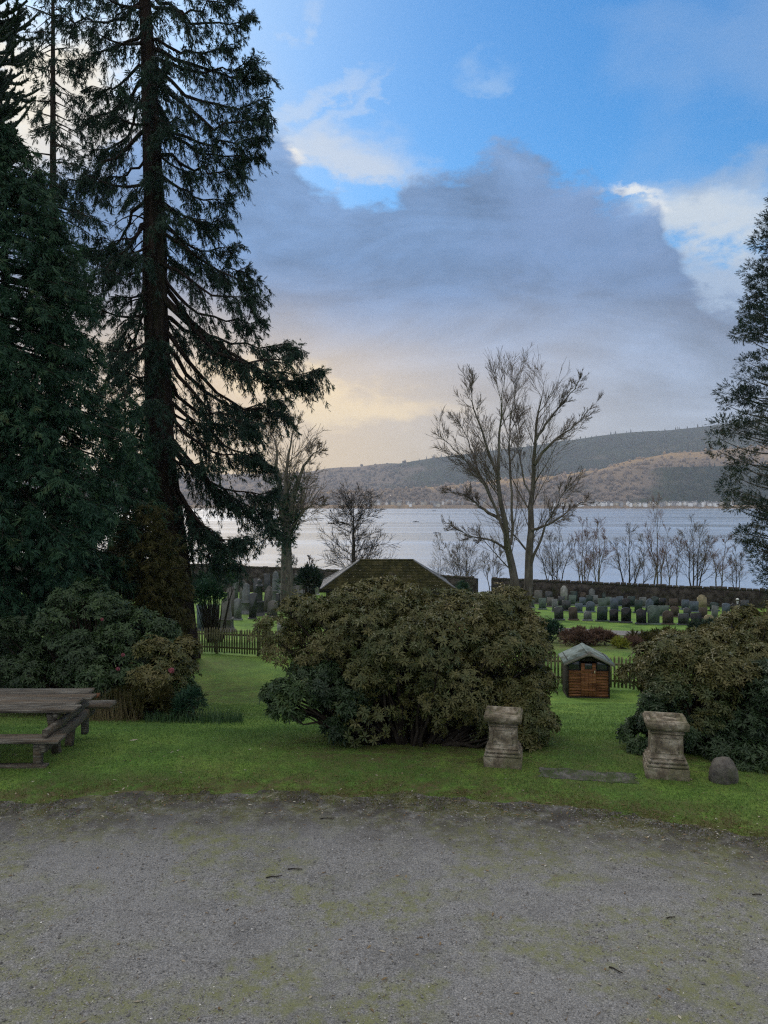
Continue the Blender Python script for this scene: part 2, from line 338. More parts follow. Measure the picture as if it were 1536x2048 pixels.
class MB:
    """collects boxes, prisms and rings into one mesh"""
    def __init__(s): s.v = []; s.f3 = []; s.f4 = []; s.n = 0
    def put(s, v, quads=(), tris=()):
        s.v += [tuple(p) for p in v]
        s.f4 += [tuple(i + s.n for i in q) for q in quads]; s.f3 += [tuple(i + s.n for i in q) for q in tris]
        s.n += len(v); return s
    def box(s, x0, x1, y0, y1, z0, z1, M=None, jig=0.0):
        v = [Vector((x, y, z)) for z in (z0, z1) for (x, y) in ((x0, y0), (x1, y0), (x1, y1), (x0, y1))]
        if jig: v = [p + Vector((random.uniform(-jig, jig), random.uniform(-jig, jig), random.uniform(-jig, jig))) for p in v]
        if M is not None: v = [M @ p for p in v]
        return s.put(v, [(0, 3, 2, 1), (4, 5, 6, 7), (0, 1, 5, 4), (1, 2, 6, 5), (2, 3, 7, 6), (3, 0, 4, 7)])
    def cbox(s, x0, x1, y0, y1, z0, z1, c=0.006, M=None, jig=0.0):
        """box with chamfered edges along its length"""
        r = [(x0 + c, y0), (x1 - c, y0), (x1, y0 + c), (x1, y1 - c), (x1 - c, y1), (x0 + c, y1), (x0, y1 - c), (x0, y0 + c)]
        zs = [(z0, 1), (z0 + c, 0), (z1 - c, 0), (z1, 1)]
        cx, cy = (x0 + x1) / 2, (y0 + y1) / 2
        v = []
        for z, ins in zs:
            for (x, y) in r:
                if ins:
                    x = x + (c if x < cx else -c); y = y + (c if y < cy else -c)
                v.append(Vector((x, y, z)))
        if jig: v = [p + Vector((random.uniform(-jig, jig), random.uniform(-jig, jig), random.uniform(-jig, jig))) for p in v]
        if M is not None: v = [M @ p for p in v]
        q = [(k * 8 + i, k * 8 + (i + 1) % 8, k * 8 + 8 + (i + 1) % 8, k * 8 + 8 + i) for k in range(3) for i in range(8)]
        q += [(3, 2, 1, 0), (5, 4, 3, 0), (7, 6, 5, 0), (24, 25, 26, 27), (24, 27, 28, 29), (24, 29, 30, 31)]
        return s.put(v, q)
    def mesh(s, name):
        fs = []
        if s.f4: fs.append(np.array(s.f4, np.int32))
        if s.f3: fs.append(np.array(s.f3, np.int32))
        return np_mesh(name, np.array(s.v, np.float32), fs)
    def obj(s, name, mat, parent=None, **k): return add(name, s.mesh(name), mat, parent, **k)

def vnoise(x, y, seed=0):
    xi = np.floor(x).astype(np.int64); yi = np.floor(y).astype(np.int64); xf = x - xi; yf = y - yi
    def h(a, b):
        n = (a * 374761393 + b * 668265263 + seed * 974711) & 0x7fffffff
        n = (n ^ (n >> 13)) * 1274126177 & 0x7fffffff
        return ((n ^ (n >> 16)) & 0xffff) / 65535.0
    u = xf * xf * (3 - 2 * xf); v = yf * yf * (3 - 2 * yf)
    return (h(xi, yi) * (1 - u) + h(xi + 1, yi) * u) * (1 - v) + (h(xi, yi + 1) * (1 - u) + h(xi + 1, yi + 1) * u) * v

def fbm(x, y, oct_=4, seed=0):
    r = 0; a = 0.5
    for i in range(oct_):
        r = r + a * (vnoise(x * 2 ** i, y * 2 ** i, seed + i) - 0.5); a *= 0.5
    return r

def grid_faces(nx, ny):
    i = np.arange(nx - 1)[None, :] + nx * np.arange(ny - 1)[:, None]
    return np.stack([i, i + 1, i + 1 + nx, i + nx], -1).reshape(-1, 4)

def unit(v): return v / np.maximum(np.linalg.norm(v, axis=-1, keepdims=True), 1e-9)

def tubes(P, Rd, k=5):
    P = np.asarray(P, float); Rd = np.asarray(Rd, float)
    if P.ndim == 2: P = P[None]; Rd = Rd[None]
    B, n, _ = P.shape
    T = unit(np.gradient(P, axis=1)); m = unit(P[:, -1] - P[:, 0])
    ref = np.where(np.abs(m[:, 2:3]) > 0.8, np.array([[1., 0, 0]]), np.array([[0, 0, 1.]]))[:, None, :]
    U = unit(np.cross(T, np.broadcast_to(ref, T.shape))); W = np.cross(T, U)
    a = 2 * np.pi * np.arange(k) / k
    V = P[:, :, None] + Rd[:, :, None, None] * (np.cos(a)[:, None] * U[:, :, None] + np.sin(a)[:, None] * W[:, :, None])
    b = np.arange(B)[:, None, None] * n * k; i = np.arange(n - 1)[None, :, None] * k; j = np.arange(k)[None, None, :]; j2 = (j + 1) % k
    Fq = np.stack(np.broadcast_arrays(b + i + j, b + i + j2, b + i + k + j2, b + i + k + j), -1).reshape(-1, 4)
    return V.reshape(-1, 3), Fq

class Buf:
    def __init__(s): s.V = []; s.F = {}; s.t = []; s.n = 0
    def put(s, V, Fx, tint=None):
        s.V.append(V); s.F.setdefault(Fx.shape[1], []).append(Fx + s.n)
        s.t.append(np.zeros(len(V)) if tint is None else tint); s.n += len(V)
    def mesh(s, name, sm=False):
        return np_mesh(name, np.concatenate(s.V), [np.concatenate(f) for f in s.F.values()], np.concatenate(s.t), sm)

def scatter(tv, tf, pos, xd, zd, scale, tint):
    """copies of a small leaf template: x axis along xd, z axis near zd"""
    X = unit(xd); Y = unit(np.cross(zd, X)); Z = np.cross(X, Y)
    M = np.stack([X, Y, Z], -1) * np.asarray(scale)[:, None, None]
    V = np.einsum('nij,kj->nki', M, tv) + pos[:, None]
    N, k = len(pos), len(tv)
    Fx = (tf[None] + (np.arange(N) * k)[:, None, None]).reshape(-1, tf.shape[1])
    return V.reshape(-1, 3), Fx, np.repeat(tint, k)

def plume(nl, spread, wid, flat, seed):
    """a spray of pointed blades along an axis"""
    r = np.random.default_rng(seed); V = []; Fx = []
    for i in range(nl):
        t = i / nl * 0.85
        a = r.uniform(-1, 1) * spread if i < nl - 1 else 0
        ph = r.uniform(0, 2 * np.pi)
        d = np.array([math.cos(a), math.sin(a) * (math.cos(ph) if not flat else 1), math.sin(a) * (math.sin(ph) if not flat else 0.25 * math.sin(ph))])
        L = (1 - t) * r.uniform(0.7, 1.1); b = np.array([t, 0, -0.10 * t * t])
        tip = b + d * L + np.array([0, 0, -0.12 * L]); s = np.cross(d, [r.normal(0, 0.4), r.normal(0, 0.4), 1.0]); s = s / np.linalg.norm(s) * wid
        n = len(V); V += [b + d * L * 0.12 + s, tip, b + d * L * 0.12 - s]; Fx.append((n, n + 1, n + 2))
    return np.array(V), np.array(Fx)

PL_CORD = [plume(8, 0.85, 0.060, False, s) for s in range(5)]
PL_FAN = [plume(9, 0.95, 0.055, True, s + 20) for s in range(5)]

def rosette(nl, droop, seed, L=1.0, W=0.15):
    """whorl of leathery leaves round a bud, axis +x"""
    r = np.random.default_rng(seed); V = []; Fx = []
    for i in range(nl):
        ph = 2 * np.pi * (i + r.uniform(-0.3, 0.3)) / nl; el = r.uniform(0.05, 0.75) - droop
        rad = np.array([0, math.cos(ph), math.sin(ph)])
        d = rad * math.cos(el) + np.array([1, 0, 0]) * math.sin(el); up = np.array([1, 0, 0]) * math.cos(el) - rad * math.sin(el)
        s = np.cross(d, up); l = L * r.uniform(0.75, 1.1); w_ = W * r.uniform(0.85, 1.15)
        a = d * 0.06; m = d * l * 0.52 + up * 0.03; t = d * l - up * 0.14 * l
        n = len(V); V += [a, m + s * w_ + up * 0.05, t, m - s * w_ + up * 0.05]
        Fx += [(n, n + 1, n + 2), (n, n + 2, n + 3)]
    return np.array(V), np.array(Fx)
ROS = [rosette(8, 0.25, s) for s in range(4)] + [rosette(6, 0.5, s + 9) for s in range(2)]

def foliage(buf, tmpl, pos, xd, scale, tint, zd=None):
    n = len(pos); pick = rng.integers(0, len(tmpl), n)
    if zd is None: zd = np.array([0, 0, 1.0]) + rng.normal(0, 0.45, (n, 3))
    for i, (tv, tf) in enumerate(tmpl):
        k = pick == i
        if k.any():
            V, Fx, t = scatter(tv, tf, pos[k], xd[k], zd[k], scale[k], tint[k]); buf.put(V, Fx, t)

# ------------------------------------------------------------------ terrain
PY = np.array([-60, 10.7, 12.2, 24, 32, 36, 42, 51.6, 55, 72, 84, 92, 120, 216, 320, 420.])
PZ = np.array([0, 0, -0.20, -2.76, -2.94, -3.48, -4.32, -5.36, -5.64, -6.54, -6.75, -7.8, -12.8, -28.4, -36, -38.])
def g0(x, y):
    y = np.asarray(y, float); x = np.asarray(x, float)
    z = 0
    for dlt in (-0.9, -0.45, 0, 0.45, 0.9):
        z = z + np.interp(y + dlt * np.clip((y - 6) / 8, 0, 1), PY, PZ) / 5
    return z
def ground(x, y):
    y = np.asarray(y, float); x = np.asarray(x, float)
    return g0(x, y) + 0.10 * fbm(x * 0.35, y * 0.35, 3, 5) * np.clip((y - 7) / 6, 0, 1) + 0.02 * fbm(x * 2.1, y * 2.1, 3, 8)
def P(px, py, d): return np.array([d * (px - 768) / F, d, EYE - d * (py - HZ) / F])
def hit(px, py):
    d = np.arange(4, 200, 0.02)
    z = EYE - d * (py - HZ) / F
    k = np.argmax(z <= g0(d * (px - 768) / F, d)); return float(d[k])
def on(px, d):
    x = d * (px - 768) / F; return Vector((x, d, float(ground(x, d))))

EDGE = [(-900, 1640), (-300, 1622), (0, 1611), (180, 1604), (400, 1584), (560, 1583), (700, 1590), (860, 1592), (1000, 1600), (1200, 1626), (1400, 1655), (1536, 1676), (1900, 1740)]
ey = np.array([EYE * F / (b - HZ) for a, b in EDGE]); ex = np.array([(a - 768) / F * y for (a, b), y in zip(EDGE, ey)])
def edge(x): return np.interp(x, ex, ey)

def sp(a, b, n, pw=1.0):
    return a + (b - a) * np.linspace(0, 1, n) ** pw
xs = np.concatenate([-sp(9, 300, 46, 2.2)[::-1], np.linspace(-9, 9, 150)[1:-1], sp(9, 300, 46, 2.2)])
ys = np.concatenate([np.linspace(-60, 5, 8), np.linspace(5, 13, 100)[1:], sp(13, 420, 120, 1.9)[1:]])
X, Y = np.meshgrid(xs, ys); Z = ground(X, Y)
e_ = edge(X) + 0.55 * fbm(X * 0.9, Y * 0.9, 4, 3)
Z = Z - 0.035 * np.clip((e_ - Y) / 0.25 , -0.15, 1)          # the lawn dips away under the gravel
gm = bpy.data.materials.new('lawn_and_moss'); gm.use_nodes = True
t = gm.node_tree; b = t.nodes['Principled BSDF']
c = t.nodes.new('ShaderNodeTexCoord').outputs['Object']
f1 = smooth(t, noise(t, c, 0.55, 5, 0.6), 0.32, 0.68); f2 = noise(t, c, 17, 6, 0.75)
cc = ramp(t, f1, [(0, (0.078, 0.155, 0.030)), (0.5, (0.135, 0.25, 0.045)), (1, (0.20, 0.31, 0.058))])
cc = mix(t, smooth(t, f2, 0.42, 0.72), cc, (0.052, 0.100, 0.016))
at = t.nodes.new('ShaderNodeAttribute'); at.attribute_name = 'tint'      # worn mossy margin, bare earth under the bushes
cc = mix(t, mth(t, 'MULTIPLY', at.outputs['Fac'], smooth(t, noise(t, c, 3.5, 5, 0.65), 0.30, 0.62)), cc, mix(t, smooth(t, noise(t, c, 9, 4), 0.4, 0.6), (0.12, 0.10, 0.05), (0.095, 0.10, 0.03)))
t.links.new(cc, b.inputs['Base Color']); b.inputs['Roughness'].default_value = 0.9; b.inputs['Specular IOR Level'].default_value = 0.15
bn = t.nodes.new('ShaderNodeBump'); bn.inputs['Strength'].default_value = 0.8; bn.inputs['Distance'].default_value = 0.03
t.links.new(noise(t, c, 45, 4, 0.7), bn.inputs['Height']); t.links.new(bn.outputs[0], b.inputs['Normal'])
worn = np.clip(1.15 - (Y - e_ - 0.15) / 0.9, 0, 1)
worn = np.maximum(worn, 0.55 * np.clip(1.2 - (Y - e_) / 2.4, 0, 1) * (vnoise(X * 1.7, Y * 1.7, 71) > 0.42))
for (bx, by, br, st_) in [(0.5, 11.4, 2.3, 0.9), (4.6, 10.9, 1.6, 0.8), (-6.8, 17.5, 3.4, 0.9), (-5.3, 11.0, 1.3, 0.45), (2.4, 10.0, 0.9, 0.7), (-9.5, 24, 5.5, 0.9), (-8.2, 29.5, 2.2, 0.8)]:
    worn = np.maximum(worn, st_ * np.clip(1.6 - np.hypot(X - bx, (Y - by) * 1.5) / br, 0, 1))
worn = np.maximum(worn, np.clip((Y - 33) / 2, 0, 1) * np.clip((50 - Y) / 2, 0, 1) * np.clip((X + 2) / 3, 0, 1) * 0.9)
gme = np_mesh('ground', np.stack([X, Y, Z], -1).reshape(-1, 3), grid_faces(len(xs), len(ys)), worn.ravel(), True)
tag(add('ground', gme, gm), kind='structure')

# gravel forecourt
gx = np.linspace(-9, 9, 250); gy = np.concatenate([np.linspace(-6, 4.5, 20), np.linspace(4.5, 10.2, 130)[1:]])
X, Y = np.meshgrid(gx, gy)
Z = 0.006 + 0.03 * fbm(X * 0.8, Y * 0.8, 3, 21) * 1.0 + 0.020 * fbm(X * 7, Y * 7, 4, 22)
e_ = edge(X) + 0.55 * fbm(X * 0.9, Y * 0.9, 4, 3) + 0.55 * fbm(X * 3, Y * 3, 5, 31)
Z = Z - 0.10 * np.clip((Y - e_) / 0.5, 0, 1) - 0.02 * np.exp(-((Y - e_ + 0.28) / 0.16) ** 2) * (0.4 + vnoise(X * 2, Y * 2, 6))
gv = bpy.data.materials.new('compacted_gravel'); gv.use_nodes = True
t = gv.node_tree; b = t.nodes['Principled BSDF']; c = t.nodes.new('ShaderNodeTexCoord').outputs['Object']
big = noise(t, c, 0.7, 5, 0.6); fine = noise(t, c, 75, 6, 0.8); mid = noise(t, c, 9, 6, 0.7)
cc = ramp(t, fine, [(0.30, (0.06, 0.059, 0.057)), (0.5, (0.25, 0.245, 0.236)), (0.70, (0.60, 0.585, 0.555))])
cc = mix(t, mth(t, 'MULTIPLY', smooth(t, mid, 0.50, 0.72), 0.65), cc, (0.145, 0.140, 0.130))
cc = mix(t, mth(t, 'MULTIPLY', smooth(t, noise(t, c, 1.3, 6, 0.7), 0.48, 0.74), 0.45), cc, (0.085, 0.083, 0.080))
moss = mth(t, 'MULTIPLY', smooth(t, big, 0.44, 0.56), smooth(t, noise(t, c, 6, 5, 0.7), 0.35, 0.65))
cc = mix(t, mth(t, 'MULTIPLY', moss, 0.80), cc, (0.215, 0.225, 0.088))
at = t.nodes.new('ShaderNodeAttribute'); at.attribute_name = 'tint'
cc = mix(t, mth(t, 'MULTIPLY', at.outputs['Fac'], smooth(t, noise(t, c, 5, 6, 0.75), 0.22, 0.58)), cc, mix(t, smooth(t, noise(t, c, 2.2, 5, 0.7), 0.45, 0.6), (0.070, 0.064, 0.054), (0.10, 0.102, 0.04)))
t.links.new(cc, b.inputs['Base Color']); b.inputs['Roughness'].default_value = 0.92; b.inputs['Specular IOR Level'].default_value = 0.2
bn = t.nodes.new('ShaderNodeBump'); bn.inputs['Strength'].default_value = 0.9; bn.inputs['Distance'].default_value = 0.012
t.links.new(mth(t, 'ADD', fine, mth(t, 'MULTIPLY', mid, 1.2)), bn.inputs['Height']); t.links.new(bn.outputs[0], b.inputs['Normal'])
gt = np.where(Y > e_ - 0.25, 1.0, np.exp(-((Y - e_ + 0.25) / 0.95) ** 2))
tag(add('gravel_drive', np_mesh('gravel_drive', np.stack([X, Y, Z], -1).reshape(-1, 3), grid_faces(len(gx), len(gy)), gt.ravel(), True), gv), kind='structure')
GRAV = (gx, gy, Z)
def gravz(x, y):
    i = np.clip(np.searchsorted(gx, x), 1, len(gx) - 1); j = np.clip(np.searchsorted(gy, y), 1, len(gy) - 1)
    return Z[j, i]

# loch
wm = bpy.data.materials.new('loch_water'); wm.use_nodes = True
t = wm.node_tree; b = t.nodes['Principled BSDF']; c = t.nodes.new('ShaderNodeTexCoord').outputs['Object']
t.nodes.remove(b); mo_ = t.nodes['Material Output']
df = t.nodes.new('ShaderNodeBsdfDiffuse'); df.inputs[0].default_value = (0.16, 0.25, 0.32, 1)
gl_ = t.nodes.new('ShaderNodeBsdfGlossy'); gl_.inputs['Color'].default_value = (0.95, 0.97, 1.0, 1); gl_.inputs['Roughness'].default_value = 0.24
bn = t.nodes.new('ShaderNodeBump'); bn.inputs['Strength'].default_value = 0.05; bn.inputs['Distance'].default_value = 0.3
hgt = mth(t, 'ADD', noise(t, c, 0.35, 4, 0.6), mth(t, 'MULTIPLY', noise(t, c, 0.012, 4, 0.6), 3.0))
t.links.new(hgt, bn.inputs['Height']); t.links.new(bn.outputs[0], gl_.inputs['Normal'])
ws = t.nodes.new('ShaderNodeVectorMath'); ws.operation = 'MULTIPLY'; t.links.new(c, ws.inputs[0]); ws.inputs[1].default_value = (0.0016, 0.011, 1)
wind = noise(t, ws.outputs[0], 1.0, 6, 0.65, 0.5)                                      # wind lanes: calmer and rougher bands
t.links.new(mth(t, 'ADD', 0.17, mth(t, 'MULTIPLY', smooth(t, wind, 0.3, 0.7), 0.12)), gl_.inputs['Roughness'])
mx_ = t.nodes.new('ShaderNodeMixShader'); mx_.inputs[0].default_value = 0.84          # seen almost edge-on, so nearly all mirror
t.links.new(df.outputs[0], mx_.inputs[1]); t.links.new(gl_.outputs[0], mx_.inputs[2]); t.links.new(mx_.outputs[0], mo_.inputs[0])
LZ = EYE - 30.0
tag(add('loch_water', np_mesh('loch_water', [(-6000, 150, LZ), (6000, 150, LZ), (6000, 2500, LZ), (-6000, 2500, LZ)], [[(0, 1, 2, 3)]]), wm), kind='structure')

# hills across the loch
R1 = [(-2600, 900), (-900, 915), (-200, 925), (200, 940), (450, 950), (560, 948), (620, 944), (650, 938), (700, 935), (760, 932), (800, 928), (850, 918), (890, 912), (950, 905), (1000, 898), (1060, 893), (1100, 885), (1150, 880),
      (1200, 872), (1250, 866), (1300, 862), (1340, 860), (1400, 853), (1440, 848), (1536, 838), (1700, 828), (2200, 840), (3600, 870)]
R2 = [(-2600, 960), (-200, 975), (500, 990), (700, 986), (880, 976), (1000, 964), (1100, 956), (1200, 945), (1260, 927), (1330, 912), (1430, 902), (1536, 893), (1800, 875), (3600, 900)]
pxs = np.linspace(-2600, 3600, 300); D1, D2, D0 = 4100.0, 2900.0, 2090.0
ds = np.concatenate([np.linspace(D0 - 25, D2, 70), np.linspace(D2, D1, 60)[1:], np.linspace(D1, 5200, 16)[1:]])
PXg, DD = np.meshgrid(pxs, ds)
z2 = EYE + D2 * (HZ - np.interp(pxs, *zip(*R2))) / F; z1 = EYE + D1 * (HZ - np.interp(pxs, *zip(*R1))) / F
def hz(px_i, d):
    a = np.clip((d - D0) / (D2 - D0), 0, 1); n = np.clip((d - D2) / (D1 - D2), 0, 1); q = np.clip((d - D1) / (5200 - D1), 0, 1)
    flat = np.clip((d - D0 - 60) / (D2 - D0 - 60), 0, 1)
    zz = LZ + 2.5 + 6.5 * np.clip((d - D0 - 4) / 14, 0, 1) + (px_i[1] - LZ - 9) * np.sin(flat * np.pi / 2) ** 1.15
    zz = zz + (px_i[0] - px_i[1]) * (n * n * (3 - 2 * n)) - 40 * np.sin(n * np.pi) * 0.6 - 200 * q * q
    return zz
HZg = hz((z1[None, :], z2[None, :]), DD)
HX = DD * (PXg - 768) / F
rough = np.clip((DD - D0 - 60) / 300, 0, 1)
HZg = HZg + rough * (55 * fbm(HX / 420, DD / 420, 5, 41)) * np.where(np.abs(DD - D1) < 120, 0.35, 1) * np.where(np.abs(DD - D2) < 120, 0.45, 1)
HZg = np.where(DD < D0, LZ - 3, HZg)
hm = bpy.data.materials.new('moor_and_woodland'); hm.use_nodes = True
t = hm.node_tree; b = t.nodes['Principled BSDF']; c = t.nodes.new('ShaderNodeTexCoord').outputs['Object']
at = t.nodes.new('ShaderNodeAttribute'); at.attribute_name = 'tint'
f = mth(t, 'ADD', at.outputs['Fac'], mth(t, 'MULTIPLY', mth(t, 'SUBTRACT', noise(t, c, 0.0045, 6, 0.65), 0.5), 0.95))
cc = ramp(t, f, [(0.0, (0.016, 0.034, 0.024)), (0.28, (0.045, 0.062, 0.036)), (0.42, (0.20, 0.16, 0.13)), (0.65, (0.30, 0.22, 0.145)), (0.85, (0.42, 0.28, 0.14)), (1, (0.48, 0.33, 0.16))])
cc = mix(t, mth(t, 'MULTIPLY', smooth(t, noise(t, c, 0.03, 5, 0.7), 0.45, 0.7), 0.6), cc, (0.11, 0.10, 0.08))
t.links.new(cc, b.inputs['Base Color']); b.inputs['Roughness'].default_value = 1.0; b.inputs['Specular IOR Level'].default_value = 0.0
bn = t.nodes.new('ShaderNodeBump'); bn.inputs['Strength'].default_value = 1.0; bn.inputs['Distance'].default_value = 12
t.links.new(noise(t, c, 0.04, 5, 0.7), bn.inputs['Height']); t.links.new(bn.outputs[0], b.inputs['Normal'])
def cover(px_, d_):
    near = np.clip((d_ - 2150) / 120, 0, 1)
    v = 0.46 + 0.40 * np.clip((d_ - 2420) / 320, 0, 1) * (d_ < 3000)              # bracken on the upper face of the near hill
    v = v - 0.46 * np.clip((px_ - 1270) / 90, 0, 1) * (d_ < 2480) * np.clip((d_ - 2110) / 60, 0, 1)      # conifers low on the right
    v = np.where(d_ > 3050, 0.16 + 0.42 * np.clip((900 - px_) / 260, 0, 1), v)      # dark forestry on the far hill, browner to the left
    return np.where(d_ < 2140, 0.62, v)
hc = cover(PXg, DD)
tag(add('hills', np_mesh('hills', np.stack([HX, DD, HZg], -1).reshape(-1, 3), grid_faces(len(pxs), len(ds)), hc.ravel(), True), hm), kind='structure')
def hill_at(px, d):
    i = int(np.clip(np.searchsorted(pxs, px), 1, len(pxs) - 1)); j = int(np.clip(np.searchsorted(ds, d), 1, len(ds) - 1))
    u = (px - pxs[i - 1]) / (pxs[i] - pxs[i - 1]); v = (d - ds[j - 1]) / (ds[j] - ds[j - 1])
    return float((HZg[j - 1, i - 1] * (1 - u) + HZg[j - 1, i] * u) * (1 - v) + (HZg[j, i - 1] * (1 - u) + HZg[j, i] * u) * v)

# woodland on the hillside: small crowns, nobody could count them
n = 11000
tp = rng.uniform(-300, 1750, n); td = D0 + 30 + (D1 + 60 - D0 - 30) * rng.uniform(0, 1, n) ** 1.5
cv_ = cover(tp, td)
keep = (cv_ < 0.66) | (rng.uniform(0, 1, n) < 0.18)
keep &= ~((td < D0 + 110) & (rng.uniform(0, 1, n) < np.where(tp > 1090, 0.97, 0.75)))
keep &= ~((np.abs(td - D1) < 220) & (rng.uniform(0, 1, n) < 0.75))
tp, td, cv_ = tp[keep], td[keep], cv_[keep]
tz = np.array([hill_at(a, b_) for a, b_ in zip(tp, td)])
ico = bmesh.new(); bmesh.ops.create_icosphere(ico, subdivisions=1, radius=1.0)
iv = np.array([v.co for v in ico.verts]); iff = np.array([[v.index for v in f.verts] for f in ico.faces]); ico.free()
sz = rng.uniform(3.2, 7.0, len(tp)) * np.where(td > 3000, 1.25, 1.0)
pos = np.stack([td * (tp - 768) / F, td, tz + sz * 0.7], -1)
con = cv_ < 0.3
iv2 = iv * np.array([1, 1, 1.15]); cone = iv * np.array([0.6, 0.6, 1.7]); cone[:, :2] *= (1 - 0.45 * (iv[:, 2:3] + 1) / 2 * 1.6)
Vb = np.where(con[:, None, None], cone[None], iv2[None]) * sz[:, None, None]
Vb = Vb * (1 + rng.normal(0, 0.18, Vb.shape)) + pos[:, None]
Fb = (iff[None] + (np.arange(len(tp)) * len(iv))[:, None, None]).reshape(-1, 3)
tb = np.repeat(np.clip(cv_ + rng.normal(0, 0.08, len(tp)), 0, 1), len(iv))
tag(add('hillside_woodland', np_mesh('hillside_woodland', Vb.reshape(-1, 3), Fb, tb), 'hill_tree'), 'brown and dark green woodland covering the hills across the loch', 'woodland', kind='stuff')

# ------------------------------------------------------------------ loose ground cover
def blades(n, pos, h, wd, lean, tmin=0.0, tmax=1.0):
    a = rng.uniform(0, 2 * np.pi, n); s = np.stack([np.cos(a), np.sin(a), np.zeros(n)], -1) * wd[:, None]
    tip = pos + np.stack([rng.normal(0, 1, n) * lean * h, rng.normal(0, 1, n) * lean * h, h], -1)
    V = np.stack([pos - s, pos + s, tip], 1).reshape(-1, 3)
    return V, np.arange(3 * n).reshape(-1, 3), np.repeat(rng.uniform(tmin, tmax, n), 3)
N = 330000
gy_ = 6.4 + 15.5 * rng.uniform(0, 1, N) ** 1.7; gx_ = rng.uniform(-0.56, 0.56, N) * gy_
ed = edge(gx_) + 0.55 * fbm(gx_ * 0.9, gy_ * 0.9, 4, 3)
inner = gy_ - ed
pr = np.maximum(np.clip((inner + 0.12) / 0.7, 0, 1) ** 1.3, 0.10 * np.exp(-(inner / 0.45) ** 2) * (vnoise(gx_ * 5, gy_ * 5, 19) > 0.5))
k = rng.uniform(0, 1, N) < pr * (0.45 + 0.75 * vnoise(gx_ * 3, gy_ * 3, 77))
bare = np.zeros(N)
for (bx, by, br) in [(0.5, 11.6, 1.9), (4.8, 11.0, 1.3), (-6.8, 18, 2.6)]:
    bare = np.maximum(bare, np.clip(1.4 - np.hypot(gx_ - bx, (gy_ - by) * 1.4) / br, 0, 1))
k &= rng.uniform(0, 1, N) > bare
gx_, gy_ = gx_[k], gy_[k]; n = len(gx_)
pos = np.stack([gx_, gy_, ground(gx_, gy_) - 0.008], -1)
V, Fx, tn = blades(n, pos, rng.uniform(0.02, 0.062, n), np.full(n, 0.0036) * (0.7 + gy_ / 14), 0.55)
tn = np.clip(tn * 0.8 + np.repeat(0.35 * fbm(gx_ * 1.2, gy_ * 1.2, 3, 55), 3) + 0.1, 0, 1)
tag(add('lawn_grass', np_mesh('lawn_grass', V, Fx, tn), 'grass'), 'short green lawn grass behind the gravel edge', 'grass', kind='stuff')

# low moss and dead grass creeping over the margin
N = 150000
my = rng.uniform(6.2, 10.4, N); mx0 = rng.uniform(-0.56, 0.56, N) * my
md = my - edge(mx0) - 0.55 * fbm(mx0 * 0.9, my * 0.9, 4, 3)
k = rng.uniform(0, 1, N) < np.exp(-((md - 0.12) / 0.42) ** 2) * np.clip((fbm(mx0 * 2.6, my * 2.6, 4, 66) + 0.10) * 5, 0.02, 1)
mx0, my, md = mx0[k], my[k], md[k]; n = len(mx0)
mz = np.maximum(gravz(mx0, my), ground(mx0, my) - 0.035 * np.clip(-md / 0.25, -0.15, 1)) - 0.004
V, Fx, tn = blades(n, np.stack([mx0, my, mz], -1), rng.uniform(0.008, 0.03, n), np.full(n, 0.0045), 0.9)
tag(add('margin_moss', np_mesh('margin_moss', V, Fx, tn), 'moss'), 'olive moss and dead grass creeping over the gravel margin', 'moss', kind='stuff')

# pebbles
N = 85000
py_ = 4.9 + 4.4 * rng.uniform(0, 1, N) ** 1.2; px_ = rng.uniform(-0.55, 0.55, N) * py_
k = (py_ < edge(px_) + 0.1) & (rng.uniform(0, 1, N) < 0.25 + 0.9 * vnoise(px_ * 1.6, py_ * 1.6, 91) ** 1.5)
px_, py_ = px_[k], py_[k]; n = len(px_)
r_ = 0.003 + 0.0055 * rng.uniform(0, 1, n) ** 2.8 + 0.007 * (rng.uniform(0, 1, n) > 0.97)
ov = np.array([[1, 0, 0], [-1, 0, 0], [0, 1, 0], [0, -1, 0], [0, 0, 1], [0, 0, -1.]]); of = np.array([[0, 2, 4], [2, 1, 4], [1, 3, 4], [3, 0, 4]])
pv = ov[None] * (1 + rng.normal(0, 0.25, (n, 6, 1))) * r_[:, None, None] * np.array([1, 1, 0.7])
a = rng.uniform(0, 6.28, n); ca, sa = np.cos(a)[:, None], np.sin(a)[:, None]
pv = np.stack([pv[..., 0] * ca - pv[..., 1] * sa, pv[..., 0] * sa + pv[..., 1] * ca, pv[..., 2]], -1) + np.stack([px_, py_, gravz(px_, py_) + r_ * 0.25], -1)[:, None]
tp_ = rng.uniform(0, 1, n) * 0.88 + 0.25 * (rng.uniform(0, 1, n) > 0.96)
tag(add('pebbles', np_mesh('pebbles', pv.reshape(-1, 3), (of[None] + (np.arange(n) * 6)[:, None, None]).reshape(-1, 3), np.repeat(tp_, 6)), 'pebble'), 'loose grey and white pebbles over the gravel', 'gravel', kind='stuff')

